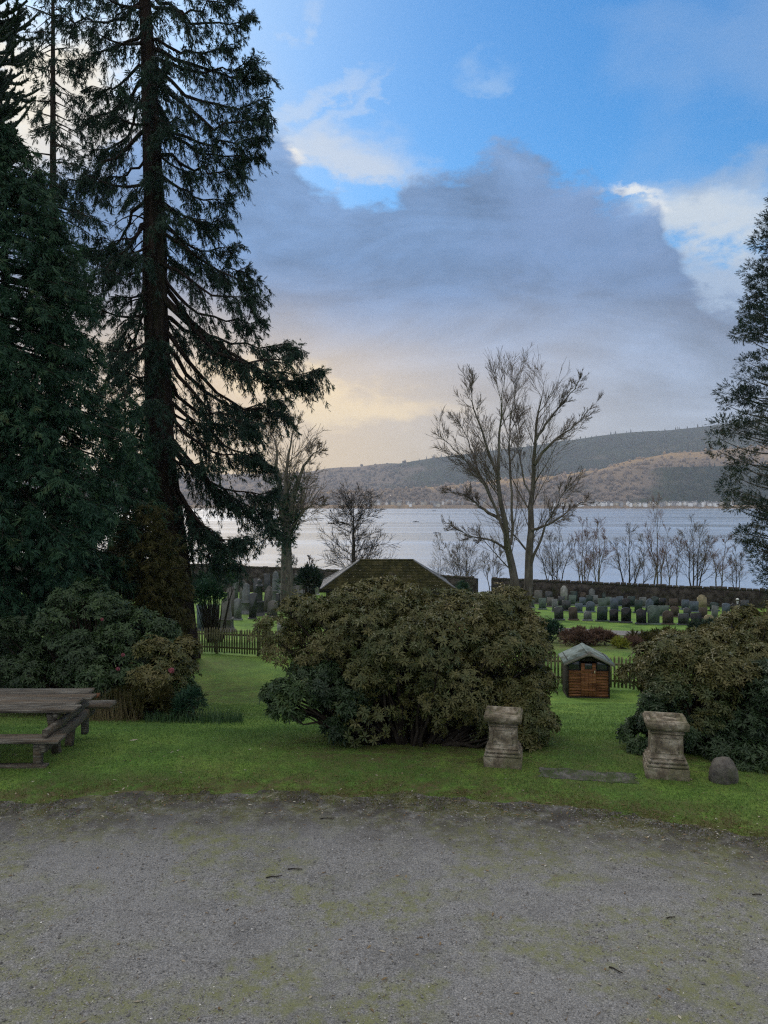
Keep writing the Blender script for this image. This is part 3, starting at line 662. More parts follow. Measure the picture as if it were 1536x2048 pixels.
# dead needles, twiglets and fallen leaves
N = 15000
ly = 5.0 + 6.0 * rng.uniform(0, 1, N); lx = rng.uniform(-0.55, 0.55, N) * ly
e_n = np.abs(ly - edge(lx) + 0.2)
k = rng.uniform(0, 1, N) < np.clip(np.where(ly > edge(lx), 0.30, 0.10) + np.exp(-(e_n / 0.5) ** 2), 0, 1)
lx, ly = lx[k], ly[k]; n = len(lx)
lz = np.where(ly < edge(lx), gravz(lx, ly), ground(lx, ly) + 0.006) + 0.006
a = rng.uniform(0, 6.28, n); L = rng.uniform(0.008, 0.035, n); wd = np.where(rng.uniform(0, 1, n) > 0.9, 0.010, 0.0022)
dx, dy = np.cos(a), np.sin(a)
c0 = np.stack([lx, ly, lz], -1); dv = np.stack([dx * L, dy * L, rng.uniform(-.1, .3, n) * L], -1); sv = np.stack([-dy * wd, dx * wd, np.zeros(n)], -1)
V = np.stack([c0 - dv, c0 + sv + [0, 0, 0.003], c0 + dv, c0 - sv], 1).reshape(-1, 3)
tag(add('leaf_litter', np_mesh('leaf_litter', V, np.arange(4 * n).reshape(-1, 4), np.repeat(np.clip(rng.uniform(0, 0.8, n) + (wd > 0.005) * 0.3, 0, 1), 4)), 'litter'), 'dead needles and leaf litter along the gravel edge', 'leaf litter', kind='stuff')
# ------------------------------------------------------------------ stone pedestals, slab and boulder
def sq_profile(prof, wx, wy, jig=0.004, div=4):
    """a rectangular shaft with a moulded outline: rings of (z, factor) with weathered edges"""
    V = []; Fx = []
    ring = []
    for s in range(4):
        for i in range(div):
            u = i / div * 2 - 1
            ring.append([(u, -1), (1, u), (-u, 1), (-1, -u)][s])
    m = len(ring)
    for (z, fx) in prof:
        for (a, b_) in ring:
            V.append((a * (wx * fx) + random.uniform(-jig, jig), b_ * (wy * fx) + random.uniform(-jig, jig), z + random.uniform(-jig, jig)))
    q = [(k * m + i, k * m + (i + 1) % m, k * m + m + (i + 1) % m, k * m + m + i) for k in range(len(prof) - 1) for i in range(m)]
    V.append((0, 0, prof[-1][0])); c_ = len(V) - 1; o = (len(prof) - 1) * m
    tr = [(o + i, o + (i + 1) % m, c_) for i in range(m)]
    return V, q, tr

def pedestal(px, d, h, hw, rz, label, wide):
    p = on(px, d)
    t_ = thing('stone_pedestal', label, 'pedestal', p, rz, 'stone pedestals flanking the garden step')
    s = h / 0.78
    def prt(name, prof, j=0.004):
        mb = MB(); mb.put(*[x for x in sq_profile([(z * s, f_) for z, f_ in prof], hw, hw * 0.92, j)]); return mb.obj(name, 'stone', t_)
    prt('plinth', [(-0.10, 1.0), (0.0, 1.0), (0.128, 1.0), (0.134, 0.985), (0.135, 0.90)], 0.004)
    prt('base_moulding', [(0.136, 0.86), (0.140, 0.86), (0.142, 0.97), (0.172, 0.975), (0.174, 0.84), (0.188, 0.83), (0.190, 0.92), (0.216, 0.92), (0.218, 0.80), (0.236, 0.79), (0.238, 0.83), (0.250, 0.83), (0.252, 0.77), (0.256, 0.76)], 0.0025)
    prt('shaft', [(0.255, 0.755), (0.26, 0.75), (0.35, 0.745), (0.44, 0.74), (0.515, 0.74)], 0.002)
    mb = MB()
    for (x0, x1, z0, z1, fa, fb) in [(-0.56, 0.56, 0.295, 0.307, 0.750, 0.749), (-0.54, 0.54, 0.478, 0.49, 0.740, 0.740), (-0.56, -0.51, 0.307, 0.478, 0.749, 0.740), (0.51, 0.56, 0.307, 0.478, 0.749, 0.740)]:
        ya, yb = -hw * 0.92 * fa, -hw * 0.92 * fb
        mb.put([(x0 * hw, ya - 0.006, z0 * s), (x1 * hw, ya - 0.006, z0 * s), (x1 * hw, yb - 0.006, z1 * s), (x0 * hw, yb - 0.006, z1 * s), (x0 * hw, ya + 0.03, z0 * s), (x1 * hw, ya + 0.03, z0 * s), (x1 * hw, yb + 0.03, z1 * s), (x0 * hw, yb + 0.03, z1 * s)], [(0, 1, 2, 3), (4, 5, 1, 0), (3, 2, 6, 7), (1, 5, 6, 2), (4, 0, 3, 7)])
    mb.obj('panel_border', 'stone', t_)
    prt('neck_moulding', [(0.513, 0.69), (0.528, 0.69), (0.530, 0.78), (0.546, 0.785), (0.548, 0.72), (0.572, 0.72), (0.573, 0.84), (0.588, 0.86)], 0.002)
    # cap with a worn sunken dish on top
    prt('cap', [(0.586, 0.93), (0.588, 0.975), (0.612, 0.98), (0.615, 0.995), (0.660, 1.0), (0.668, 0.985), (0.669, 0.945), (0.685, 0.935), (0.690, 0.92), (0.692, 0.80), (0.688, 0.77), (0.655, 0.74), (0.645, 0.60), (0.652, 0.2)], 0.003)
    return t_
LP = on(1007, 10.42); RPd = 9.96
pedestal(1007, 10.42, 0.80, 0.25, R(-12), 'weathered stone pedestal with mossy dished cap in front of the central rhododendron', 0)
pp = pedestal(1331, 10.0, 0.84, 0.262, R(-13), 'broad stone pedestal with framed panel and loose stone on its cap, beside the boulder', 1)
def lump(name, mat, loc, size, seed, label=None, cat=None, sub=3, amp=0.16, flat=0.0, parent=None):
    bm = bmesh.new(); bmesh.ops.create_icosphere(bm, subdivisions=sub, radius=1.0)
    for v in bm.verts:
        q = v.co; n_ = float(fbm(np.array([q.x * 1.7 + seed + q.z]), np.array([q.y * 1.7 - seed + q.z * 0.7]), 4, seed)[0])
        v.co = q * (1 + amp * 2 * n_)
        if v.co.z < -flat: v.co.z = -flat
        v.co = Vector((v.co.x * size[0], v.co.y * size[1], v.co.z * size[2]))
    for f_ in bm.faces: f_.smooth = True
    me = bpy.data.meshes.new(name); bm.to_mesh(me); bm.free()
    o = add(name, me, mat, parent, loc)
    if label: tag(o, label, cat)
    return o
cp = pp.matrix_world.inverted()
lump('loose_stone', 'stone', (pp.location.x + 0.035, pp.location.y - 0.02, pp.location.z + 0.765), (0.07, 0.05, 0.035), 4, 'small pale loose stone lying on the right pedestal cap', 'stone', 2)
bp = on(1447, 9.75)
lump('boulder', 'boulder', bp + Vector((0, 0, 0.10)), (0.185, 0.145, 0.215), 9, 'dark round-topped boulder standing under the rhododendron beside the pedestal', 'boulder', 4, 0.22, 0.55)
# slab step between the pedestals
def slab(px0, px1, py0, py1, h, name, label, rz):
    d0, d1 = EYE * F / (py0 - HZ), EYE * F / (py1 - HZ); dm = (d0 + d1) / 2; p = on((px0 + px1) / 2, dm)
    wd = (px1 - px0) / F * dm / 2; dp = abs(d0 - d1) / 2
    bm = bmesh.new(); bmesh.ops.create_grid(bm, x_segments=14, y_segments=5, size=1.0)
    for v in bm.verts:
        q = v.co; edge_ = max(abs(q.x), abs(q.y)) > 0.99
        r1 = random.uniform(-1, 1)
        v.co = Vector((q.x * wd + (0.045 * r1 if edge_ else 0), q.y * dp + (0.035 * random.uniform(-1, 1) if edge_ else 0), h * (0.75 if edge_ else 1) + random.uniform(-0.003, 0.003)))
    r_ = bmesh.ops.extrude_face_region(bm, geom=bm.faces[:])
    for e in r_['geom']:
        if isinstance(e, bmesh.types.BMVert): e.co.z -= h + 0.10
    bmesh.ops.recalc_face_normals(bm, faces=bm.faces[:])
    me = bpy.data.meshes.new(name); bm.to_mesh(me); bm.free()
    return tag(add(name, me, 'slab', None, p, (0, 0, rz)), label, 'step')
slab(1082, 1268, 1562, 1541, 0.016, 'stone_step', 'worn grey slab step set in the grass between the two pedestals', R(-11))

# ------------------------------------------------------------------ picnic table
tb_ = thing('picnic_table', 'heavy weathered timber picnic table with attached benches on the lawn', 'picnic table', on(-60, 11.1), R(1.5))
tx = tb_.location.x
def lx_(X_): return X_ - tx
def plank(name, x0, x1, y0, y1, z0, z1, par, jig=0.011, mat='timber', M=None):
    mb = MB(); mb.cbox(x0, x1, y0, y1, z0, z1, 0.008, M, jig); return mb.obj(name, mat, par)
XR = -4.33 - tx; XL = -7.2 - tx
for i, (y0, y1, e) in enumerate([(-0.58, -0.31, 0.10), (-0.29, 0.02, 0.0), (0.04, 0.30, 0.10), (0.32, 0.60, -0.04)]):
    plank('top_plank', XL, XR + e - 0.04, y0, y1, 0.69, 0.745 + random.uniform(-0.006, 0.006), tb_)
plank('bench_plank', XL, XR + 0.00, -1.00, -0.70, 0.40, 0.45, tb_, 0.01)
plank('bench_plank', XL, XR + 0.13, 0.70, 1.00, 0.40, 0.45, tb_, 0.01)
for xo in (XR - 0.32, XR - 2.4):
    for s in (-1, 1):
        M = Matrix.Translation((xo, s * 0.22, 0.0)) @ Matrix.Rotation(R(s * -17), 4, 'X')
        plank('leg', -0.05, 0.05, -0.06, 0.06, -0.02, 0.70, tb_, 0.006, M=M)
    plank('cross_beam', xo + 0.055, xo + 0.13, -0.98, 0.98, 0.27, 0.395, tb_, 0.008)
    plank('top_bearer', xo + 0.055, xo + 0.12, -0.52, 0.52, 0.60, 0.688, tb_, 0.006)
    for s in (-1, 1):
        M = Matrix.Translation((xo + 0.09, s * 0.28, 0.0)) @ Matrix.Rotation(R(s * 34), 4, 'X')
        plank('bench_post', xo + 0.0 - 0.05, xo + 0.05, s * 0.86 - 0.05, s * 0.86 + 0.05, -0.03, 0.40, tb_, 0.006)
plank('end_brace', XR - 0.24, XR - 0.17, -0.92, 0.62, 0.46, 0.56, tb_, 0.01, M=Matrix.Rotation(R(0), 4, 'X'))
plank('ground_runner', XL, XR - 0.20, -0.93, -0.80, 0.0, 0.09, tb_, 0.01)
plank('splintered_end', XR - 0.02, XR + 0.035, 0.38, 0.52, 0.64, 0.685, tb_, 0.01, 'shed')

# ------------------------------------------------------------------ picket fence
fl = [(-9.0, 33.2), (-3.2, 31.0), (0.8, 29.0), (5.2, 26.3), (7.6, 25.6), (11.5, 24.2)]
fx_, fy_ = zip(*fl)
L_ = np.concatenate([[0], np.cumsum(np.hypot(np.diff(fx_), np.diff(fy_)))])
fence = thing('picket_fence', 'low mossy timber picket fence at the bottom of the lawn', 'fence', on(560, 31.0))
fo = fence.location
pm = MB(); pm.put([(-0.034, -0.009, 0), (0.034, -0.009, 0), (0.034, -0.009, 0.98), (0, -0.009, 1.06), (-0.034, -0.009, 0.98), (-0.034, 0.009, 0), (0.034, 0.009, 0), (0.034, 0.009, 0.98), (0, 0.009, 1.06), (-0.034, 0.009, 0.98)],
                  [(0, 1, 2, 4), (6, 5, 9, 7), (0, 5, 6, 1), (1, 6, 7, 2), (2, 7, 8, 3), (3, 8, 9, 4), (4, 9, 5, 0)], [(2, 3, 4), (7, 9, 8)])
pme = pm.mesh('picket'); pme.materials.append(MT['picket'])
def fpt(s): return np.interp(s, L_, fx_), np.interp(s, L_, fy_)
def fdir(s):
    a = fpt(s - 0.05); b_ = fpt(s + 0.05); return math.atan2(b_[1] - a[1], b_[0] - a[0])
s_ = 0.0; i = 0
while s_ < L_[-1]:
    x, y = fpt(s_); zz = float(ground(x, y))
    pxx = x / y * F + 768
    if not (690 < pxx < 1040):
        o = add('picket', pme, None, fence, (x - fo.x, y - fo.y, zz - fo.z + random.uniform(0.04, 0.075)), (random.uniform(-.02, .02), random.gauss(0, .015), fdir(s_)), (random.uniform(.9, 1.08), 1, random.uniform(.95, 1.02)))
    s_ += 0.122; i += 1
def rail(s0, s1, z0, name, w_=0.04, h_=0.07):
    a = fpt(s0); b_ = fpt(s1); za = float(ground(*a)) + z0; zb = float(ground(*b_)) + z0
    ang = math.atan2(b_[1] - a[1], b_[0] - a[0]); nx_, ny_ = -math.sin(ang), math.cos(ang)
    V = []
    for (p, z) in ((a, za), (b_, zb)):
        for (q, zz) in ((0.012, 0), (0.012 + w_, 0), (0.012 + w_, h_), (0.012, h_)):
            V.append((p[0] + nx_ * q - fo.x, p[1] + ny_ * q - fo.y, z + zz - fo.z))
    mb = MB(); mb.put(V, [(0, 1, 5, 4), (1, 2, 6, 5), (2, 3, 7, 6), (3, 0, 4, 7), (0, 3, 2, 1), (4, 5, 6, 7)]); mb.obj(name, 'picket', fence)
ss = np.arange(0, L_[-1], 2.0)
for a_, b_ in zip(ss[:-1], ss[1:]):
    rail(a_, b_ - 0.004, 0.25, 'rail'); rail(a_, b_ - 0.004, 0.80, 'rail')
    x, y = fpt(a_); an = fdir(a_ + 0.01); mb = MB(); mb.cbox(-0.05, 0.05, 0.055, 0.155, -0.1, 1.0, 0.01)
    mb.obj('post', 'picket', fence, loc=(x - fo.x, y - fo.y, float(ground(x, y)) - fo.z), rot=(0, 0, an))

# ------------------------------------------------------------------ timber playhouse
sp_ = on(1177, 24.0); sp_.z -= 0.02
sh = thing('wooden_playhouse', 'small brown timber playhouse with pale green felt roof on the lawn', 'playhouse', sp_, R(-6))
W2, DP, EH, AH = 0.635, 1.25, 1.20, 1.50
def bxp(name, x0, x1, y0, y1, z0, z1, mat, jig=0.0, M=None, par=None):
    mb = MB(); mb.cbox(x0, x1, y0, y1, z0, z1, min(0.006, (x1 - x0) / 4, (y1 - y0) / 4, (z1 - z0) / 4), M, jig); return mb.obj(name, mat, par or sh)
bxp('floor_frame', -W2 - 0.01, W2 + 0.01, -0.01, DP, -0.05, 0.075, 'shed_dark')
zb = 0.08
for s in (-1, 1):
    z = zb
    while z < 0.88:
        x0, x1 = (0.235, W2) if s > 0 else (-W2, -0.235)
        mb = MB(); mb.put([(x0, 0.022, z), (x1, 0.022, z), (x1, 0.0, z), (x0, 0.0, z), (x0, 0.030, z + 0.088), (x1, 0.030, z + 0.088), (x1, 0.014, z + 0.088), (x0, 0.014, z + 0.088)],
                          [(3, 2, 6, 7), (7, 6, 5, 4), (0, 1, 2, 3), (2, 1, 5, 6), (0, 3, 7, 4), (1, 0, 4, 5)])
        mb.obj('cladding_board', 'shed', sh); z += 0.089
    # window above the boards, recessed
    xw0, xw1 = (0.26, W2 - 0.03) if s > 0 else (-W2 + 0.03, -0.26)
    win = bxp('window', xw0, xw1, 0.035, 0.045, 0.885, 1.17, 'house_glass')
    bxp('sill', xw0 - 0.02, xw1 + 0.02, -0.005, 0.034, 0.872, 0.884, 'shed', par=win)
    bxp('window_frame', xw0 - 0.025, xw0, 0.005, 0.05, 0.885, 1.18, 'shed_dark', par=win); bxp('window_frame', xw1, xw1 + 0.025, 0.005, 0.05, 0.885, 1.18, 'shed_dark', par=win)
    # side walls and corner posts
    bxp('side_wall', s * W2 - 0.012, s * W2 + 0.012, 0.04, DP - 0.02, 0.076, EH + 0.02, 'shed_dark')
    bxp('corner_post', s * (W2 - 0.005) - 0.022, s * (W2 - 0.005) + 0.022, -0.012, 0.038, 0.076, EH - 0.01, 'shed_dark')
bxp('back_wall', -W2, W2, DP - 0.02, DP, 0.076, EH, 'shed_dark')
mb = MB(); mb.put([(-W2, 0.03, 1.18), (W2, 0.03, 1.18), (0, 0.03, AH - 0.02), (-W2, 0.05, 1.18), (W2, 0.05, 1.18), (0, 0.05, AH - 0.02)], [(0, 1, 4, 3), (1, 2, 5, 4), (2, 0, 3, 5)], [(0, 2, 1), (3, 4, 5)]); mb.obj('gable_board', 'shed_dark', sh)
door = thing('door', None, None); door.parent = sh
for i in range(4):
    x0 = -0.228 + i * 0.114
    bxp('door_board', x0 + 0.002, x0 + 0.112, 0.0, 0.024, 0.085, 1.12 if i not in (1, 2) else 0.93, 'shed', par=door)
bxp('door_window', -0.11, 0.11, 0.012, 0.02, 0.935, 1.11, 'house_glass', par=door)
bxp('door_rail', -0.20, 0.20, -0.014, -0.001, 0.25, 0.32, 'shed', par=door); bxp('door_rail', -0.20, 0.20, -0.014, -0.001, 0.84, 0.91, 'shed', par=door)
bxp('handle', 0.17, 0.20, -0.035, -0.004, 0.82, 0.90, 'handle', par=door)
for s in (-1, 1):
    # roof slope with felt, and the barge board under its front edge
    x1 = s * (W2 + 0.14); z1 = EH - 0.075
    a = [(0, -0.17, AH + 0.012), (x1, -0.17, z1 + 0.012), (x1, DP + 0.08, z1 + 0.012), (0, DP + 0.08, AH + 0.012)]
    b_ = [(x, y, z - 0.028) for x, y, z in a]
    mb = MB(); mb.put(a + b_, [(0, 1, 2, 3), (7, 6, 5, 4), (0, 4, 5, 1), (1, 5, 6, 2), (2, 6, 7, 3), (3, 7, 4, 0)]); mb.obj('roof_panel', 'felt', sh)
    n1 = [(0, -0.185, AH - 0.005), (x1, -0.185, z1 - 0.005), (x1, -0.185, z1 - 0.075), (0, -0.185, AH - 0.085)]; n2 = [(x, -0.165, z) for x, y, z in n1]
    mb = MB(); mb.put(n1 + n2, [(0, 3, 2, 1), (4, 5, 6, 7), (0, 1, 5, 4), (2, 3, 7, 6), (1, 2, 6, 5)]); mb.obj('barge_board', 'fascia', sh)
bxp('finial', -0.06, 0.06, -0.195, -0.187, AH - 0.12, AH + 0.03, 'fascia')
mb = MB(); mb.put([(-0.07, -0.175, AH - 0.008), (0, -0.175, AH + 0.022), (0.07, -0.175, AH - 0.008), (-0.07, DP + 0.085, AH - 0.008), (0, DP + 0.085, AH + 0.022), (0.07, DP + 0.085, AH - 0.008)], [(0, 1, 4, 3), (1, 2, 5, 4)], [(0, 2, 1)]); mb.obj('ridge_strip', 'felt', sh)

# ------------------------------------------------------------------ stone vault with hipped mossy roof
vb = on(773, 40.4); gz = float(g0(0, 40.4))
vt = thing('stone_vault', 'low stone vault with hipped slate roof overgrown with moss behind the rhododendron', 'building', (vb.x, 40.4, gz), R(2))
ez = -0.98 - gz; rzv = 0.28 - gz; hx, hy, rx = 3.38, 2.1, 1.42
for (n_, x0, x1, y0, y1) in [('wall', -3.1, 3.1, -1.85, -1.55), ('wall', -3.1, 3.1, 1.55, 1.85), ('wall', -3.1, -2.8, -1.548, 1.548), ('wall', 2.8, 3.1, -1.548, 1.548)]:
    mb = MB(); mb.box(x0, x1, y0, y1, -0.5, ez - 0.02); mb.obj(n_, 'mortar', vt)
mb = MB(); mb.cbox(-2.2, -1.5, -1.90, -1.86, 0.9, 1.9, 0.01); mb.obj('vent_opening', 'shed_dark', vt)
def slope(a, b_, c_, d_, name, mat, sw=0.32, co=0.24, lift=0.03):
    """overlapping slates laid in courses on a roof face: a-b along the eaves, d-c along the top"""
    a, b_, c_, d_ = map(np.array, (a, b_, c_, d_)); mb = MB()
    nrm_ = np.cross(b_ - a, d_ - a); nrm_ = nrm_ / np.linalg.norm(nrm_)
    hgt_ = np.linalg.norm((c_ + d_) / 2 - (a + b_) / 2); nc = int(hgt_ / co)
    for k_ in range(nc):
        t0, t1 = k_ / nc, (k_ + 1.25) / nc
        t1 = min(t1, 1.0)
        l0, r0 = a + (d_ - a) * t0, b_ + (c_ - b_) * t0; l1, r1 = a + (d_ - a) * t1, b_ + (c_ - b_) * t1
        wd = np.linalg.norm(r0 - l0); ns = max(2, int(wd / sw)); off = 0.5 * (k_ % 2)
        us = np.clip((np.arange(ns + 2) - off) / ns, 0, 1)
        for u0, u1 in zip(us[:-1], us[1:]):
            if u1 - u0 < 1e-3: continue
            e0, e1 = 0.004 / wd, 0.004 / wd
            q = [l0 + (r0 - l0) * (u0 + e0), l0 + (r0 - l0) * (u1 - e1), l1 + (r1 - l1) * (u1 - e1), l1 + (r1 - l1) * (u0 + e0)]
            up = lift + random.uniform(0, 0.02)
            V = [q[0] + nrm_ * up, q[1] + nrm_ * (up + random.uniform(-.006, .006)), q[2] + nrm_ * 0.006, q[3] + nrm_ * 0.006, q[0], q[1], q[2] - nrm_ * .01, q[3] - nrm_ * .01]
            mb.put(V, [(0, 1, 2, 3), (4, 5, 1, 0), (5, 6, 2, 1), (7, 4, 0, 3)])
    o = mb.obj(name, mat, vt); o['kind'] = 'stuff'; return o
A, B_, C_, D_ = (-hx, -hy, ez), (hx, -hy, ez), (hx, hy, ez), (-hx, hy, ez); E_, F_ = (-rx, 0, rzv), (rx, 0, rzv)
slope(A, B_, F_, E_, 'front_roof_slates', 'mossy'); slope(C_, D_, E_, F_, 'rear_roof_slates', 'slate')
slope(B_, C_, F_, F_, 'side_roof_slates', 'slate'); slope(D_, A, E_, E_, 'side_roof_slates', 'slate')
mb = MB(); mb.put([Vector(p) + Vector((0, 0, -0.02)) for p in (A, B_, C_, D_, E_, F_)], [(0, 1, 5, 4), (2, 3, 4, 5), (3, 2, 1, 0)], [(1, 2, 5), (3, 0, 4)]); mb.obj('roof_deck', 'shed_dark', vt)
def ridge(a, b_, r_, name):
    V, Fx = tubes(np.linspace(a, b_, 5), np.full(5, r_), 6); add(name, np_mesh(name, V, Fx), 'lead' if name == 'hip_flashing' else 'mossy', vt)
up = np.array([0, 0, 0.03])
ridge(np.array(E_) + up, np.array(F_) + up, 0.06, 'ridge_cap')
for q, e in ((A, E_), (B_, F_), (C_, F_), (D_, E_)): ridge(np.array(q) + up, np.array(e) + up, 0.045, 'hip_flashing')
mb = MB(); mb.box(-hx, hx, -hy - 0.03, -hy + 0.02, ez - 0.12, ez - 0.01); mb.obj('eaves_board', 'shed_dark', vt)

# ------------------------------------------------------------------ churchyard wall in two lengths with a gateway between
def stone_wall(x0, x1, label):
    def wy(x): return 86.0 - 0.375 * (x + 9.5)
    n_ = int((x1 - x0) / 1.2) + 2
    X_ = np.linspace(x0, x1, n_); rows = []
    wt = thing('stone_wall', label, 'wall', (x0, wy(x0), float(g0(x0, wy(x0)))), 0, 'rubble walls round the churchyard')
    o = np.array(wt.location)
    tops = np.interp(X_, [-60, -9.5, 10, 35, 70], [-4.35, -4.45, -4.72, -4.85, -5.1])
    for off, zs_ in ((-0.28, None), (0.28, None)):
        for lvl in (0, 0.33, 0.66, 1.0):
            bz = g0(X_, wy(X_)) - 0.4
            rows.append(np.stack([X_ + off * 0.35, wy(X_) + off * (1 - 0.25 * lvl) + 0.05 * fbm(X_ * 1.3, X_ * 0 + lvl * 9 + off * 50, 3, 3), bz + (tops - bz) * lvl + 0.05 * fbm(X_ * 2, X_ * 0 + lvl * 5, 3, 4)], -1))
    G = np.array(rows); V = G.reshape(-1, 3) - o
    f_ = []
    for r0, r1 in ((0, 1), (1, 2), (2, 3), (3, 7), (7, 6), (6, 5), (5, 4)):
        for i_ in range(n_ - 1): f_.append((r0 * n_ + i_, r0 * n_ + i_ + 1, r1 * n_ + i_ + 1, r1 * n_ + i_))
    for i_ in (0, n_ - 1):
        for l_ in range(3): f_.append((l_ * n_ + i_, (l_ + 1) * n_ + i_, (l_ + 5) * n_ + i_, (l_ + 4) * n_ + i_))
    add('rubble_face', np_mesh('rubble_face', V, [np.array(f_)]), 'wall_stone', wt)
    # cope stones set on edge along the top
    cms = []
    for k_ in range(5):
        mb = MB(); mb.cbox(-0.24, 0.24, -0.27, 0.27, -0.06, random.uniform(0.12, 0.22), 0.04, None, 0.03); m_ = mb.mesh('cope_stone'); m_.materials.append(MT['wall_stone']); cms.append(m_)
    x = x0 + 0.25
    while x < x1 - 0.2:
        pxx = x / wy(x) * F + 768
        if 330 < pxx < 1560:
            add('cope_stone', random.choice(cms), None, wt, (x - o[0], wy(x) - o[1], float(np.interp(x, X_, tops)) - o[2]), (random.gauss(0, .04), random.gauss(0, .04), R(-20.5)), (random.uniform(.95, 1.05), 1, random.uniform(.7, 1.2)))
        x += 0.49
stone_wall(-52, 9.6, 'dark rubble churchyard wall running left from the gateway to behind the trees')
stone_wall(11.0, 58, 'long dark rubble churchyard wall behind the right rows of headstones')

# tarmac path below the right-hand graves, sheet laid just over the ground
pc = [(950, 1262), (1060, 1257), (1120, 1260), (1200, 1264), (1290, 1268), (1400, 1280), (1600, 1300)]
pa = []
for (px, py) in pc:
    d0, d1 = hit(px, py - 4), hit(px, py + 5)
    pa.append((P(px, 0, d0)[:2], P(px, 0, d1)[:2]))
V = []
for (a, b_) in pa:
    for q in np.linspace(0, 1, 4):
        p = a + (b_ - a) * q; V.append((p[0], p[1], float(ground(*p)) + 0.03))
tag(add('churchyard_path', np_mesh('churchyard_path', V, grid_faces(4, len(pa))), 'path'), kind='structure')

# ------------------------------------------------------------------ headstones
def head_outline(kind, w_, h):
    a = w_ / 2
    if kind == 'flat': return [(-a, 0), (a, 0), (a, h), (-a, h)]
    if kind == 'round': return [(-a, 0), (a, 0)] + [(a * math.cos(t_), h - a * 0.75 + a * 0.75 * math.sin(t_)) for t_ in np.linspace(0, math.pi, 11)]
    if kind == 'arched': return [(-a, 0), (a, 0)] + [(a * math.cos(t_), h - a * 0.35 + a * 0.35 * math.sin(t_)) for t_ in np.linspace(0, math.pi, 11)]
    if kind == 'shouldered': return [(-a, 0), (a, 0), (a, h * 0.82), (a * 0.72, h * 0.85)] + [(a * 0.72 * math.cos(t_), h * 0.85 + (h * 0.15) * math.sin(t_)) for t_ in np.linspace(0.15, math.pi - 0.15, 7)] + [(-a * 0.72, h * 0.85), (-a, h * 0.82)]
    if kind == 'ogee': return [(-a, 0), (a, 0), (a, h * 0.86), (a * 0.55, h * 0.92), (0, h), (-a * 0.55, h * 0.92), (-a, h * 0.86)]
    if kind == 'heart': return [(-a * 0.45, 0), (a * 0.45, 0), (a, h * 0.5), (a * 0.95, h * 0.85), (a * 0.5, h), (0, h * 0.86), (-a * 0.5, h), (-a * 0.95, h * 0.85), (-a, h * 0.5)]
SHAPE = {'flat': 'square-topped', 'round': 'round-topped', 'arched': 'arch-topped', 'shouldered': 'shouldered', 'ogee': 'peaked', 'heart': 'heart-shaped'}
def prism(outline, y0, y1, z0):
    n_ = len(outline); V = [(x, y0, z + z0) for x, z in outline] + [(x, y1, z + z0) for x, z in outline]
    q = [(i_, (i_ + 1) % n_, n_ + (i_ + 1) % n_, n_ + i_) for i_ in range(n_)]
    tr = [(0, i_, i_ + 1) for i_ in range(1, n_ - 1)] + [(n_, n_ + i_ + 1, n_ + i_) for i_ in range(1, n_ - 1)]
    return V, [tuple(reversed(x)) for x in q], [tuple(reversed(x)) for x in tr] if False else tr
ORD = ['first', 'second', 'third', 'fourth', 'fifth', 'sixth', 'seventh', 'eighth', 'ninth', 'tenth', 'eleventh', 'twelfth', 'thirteenth', 'fourteenth', 'fifteenth', 'sixteenth', 'seventeenth', 'eighteenth', 'nineteenth', 'twentieth', 'twenty-first', 'twenty-second']
def headstone(px, top, base, wpx, kind, colr, label, group):
    d = hit(px, base); p = on(px, d); h = (base - top) / F * d * 1.10; w_ = wpx / F * d * 1.2
    t_ = thing('headstone', label, 'headstone', p, R(random.uniform(-9, 5)), group)
    mb = MB(); mb.cbox(-w_ * 0.62, w_ * 0.62, -0.20, 0.17, -0.15, 0.12, 0.015); mb.obj('plinth', 'hs_' + ('dark grey' if colr == 'black' else colr), t_)
    th = random.uniform(0.05, 0.075); V, q, tr = prism(head_outline(kind, w_, h - 0.118), -th, th, 0.119)
    mb = MB(); mb.put(V, q, tr); mb.obj('slab', 'hs_' + colr, t_, rot=(R(random.gauss(0, 3)), R(random.gauss(0, 2.2)), 0))
    return t_
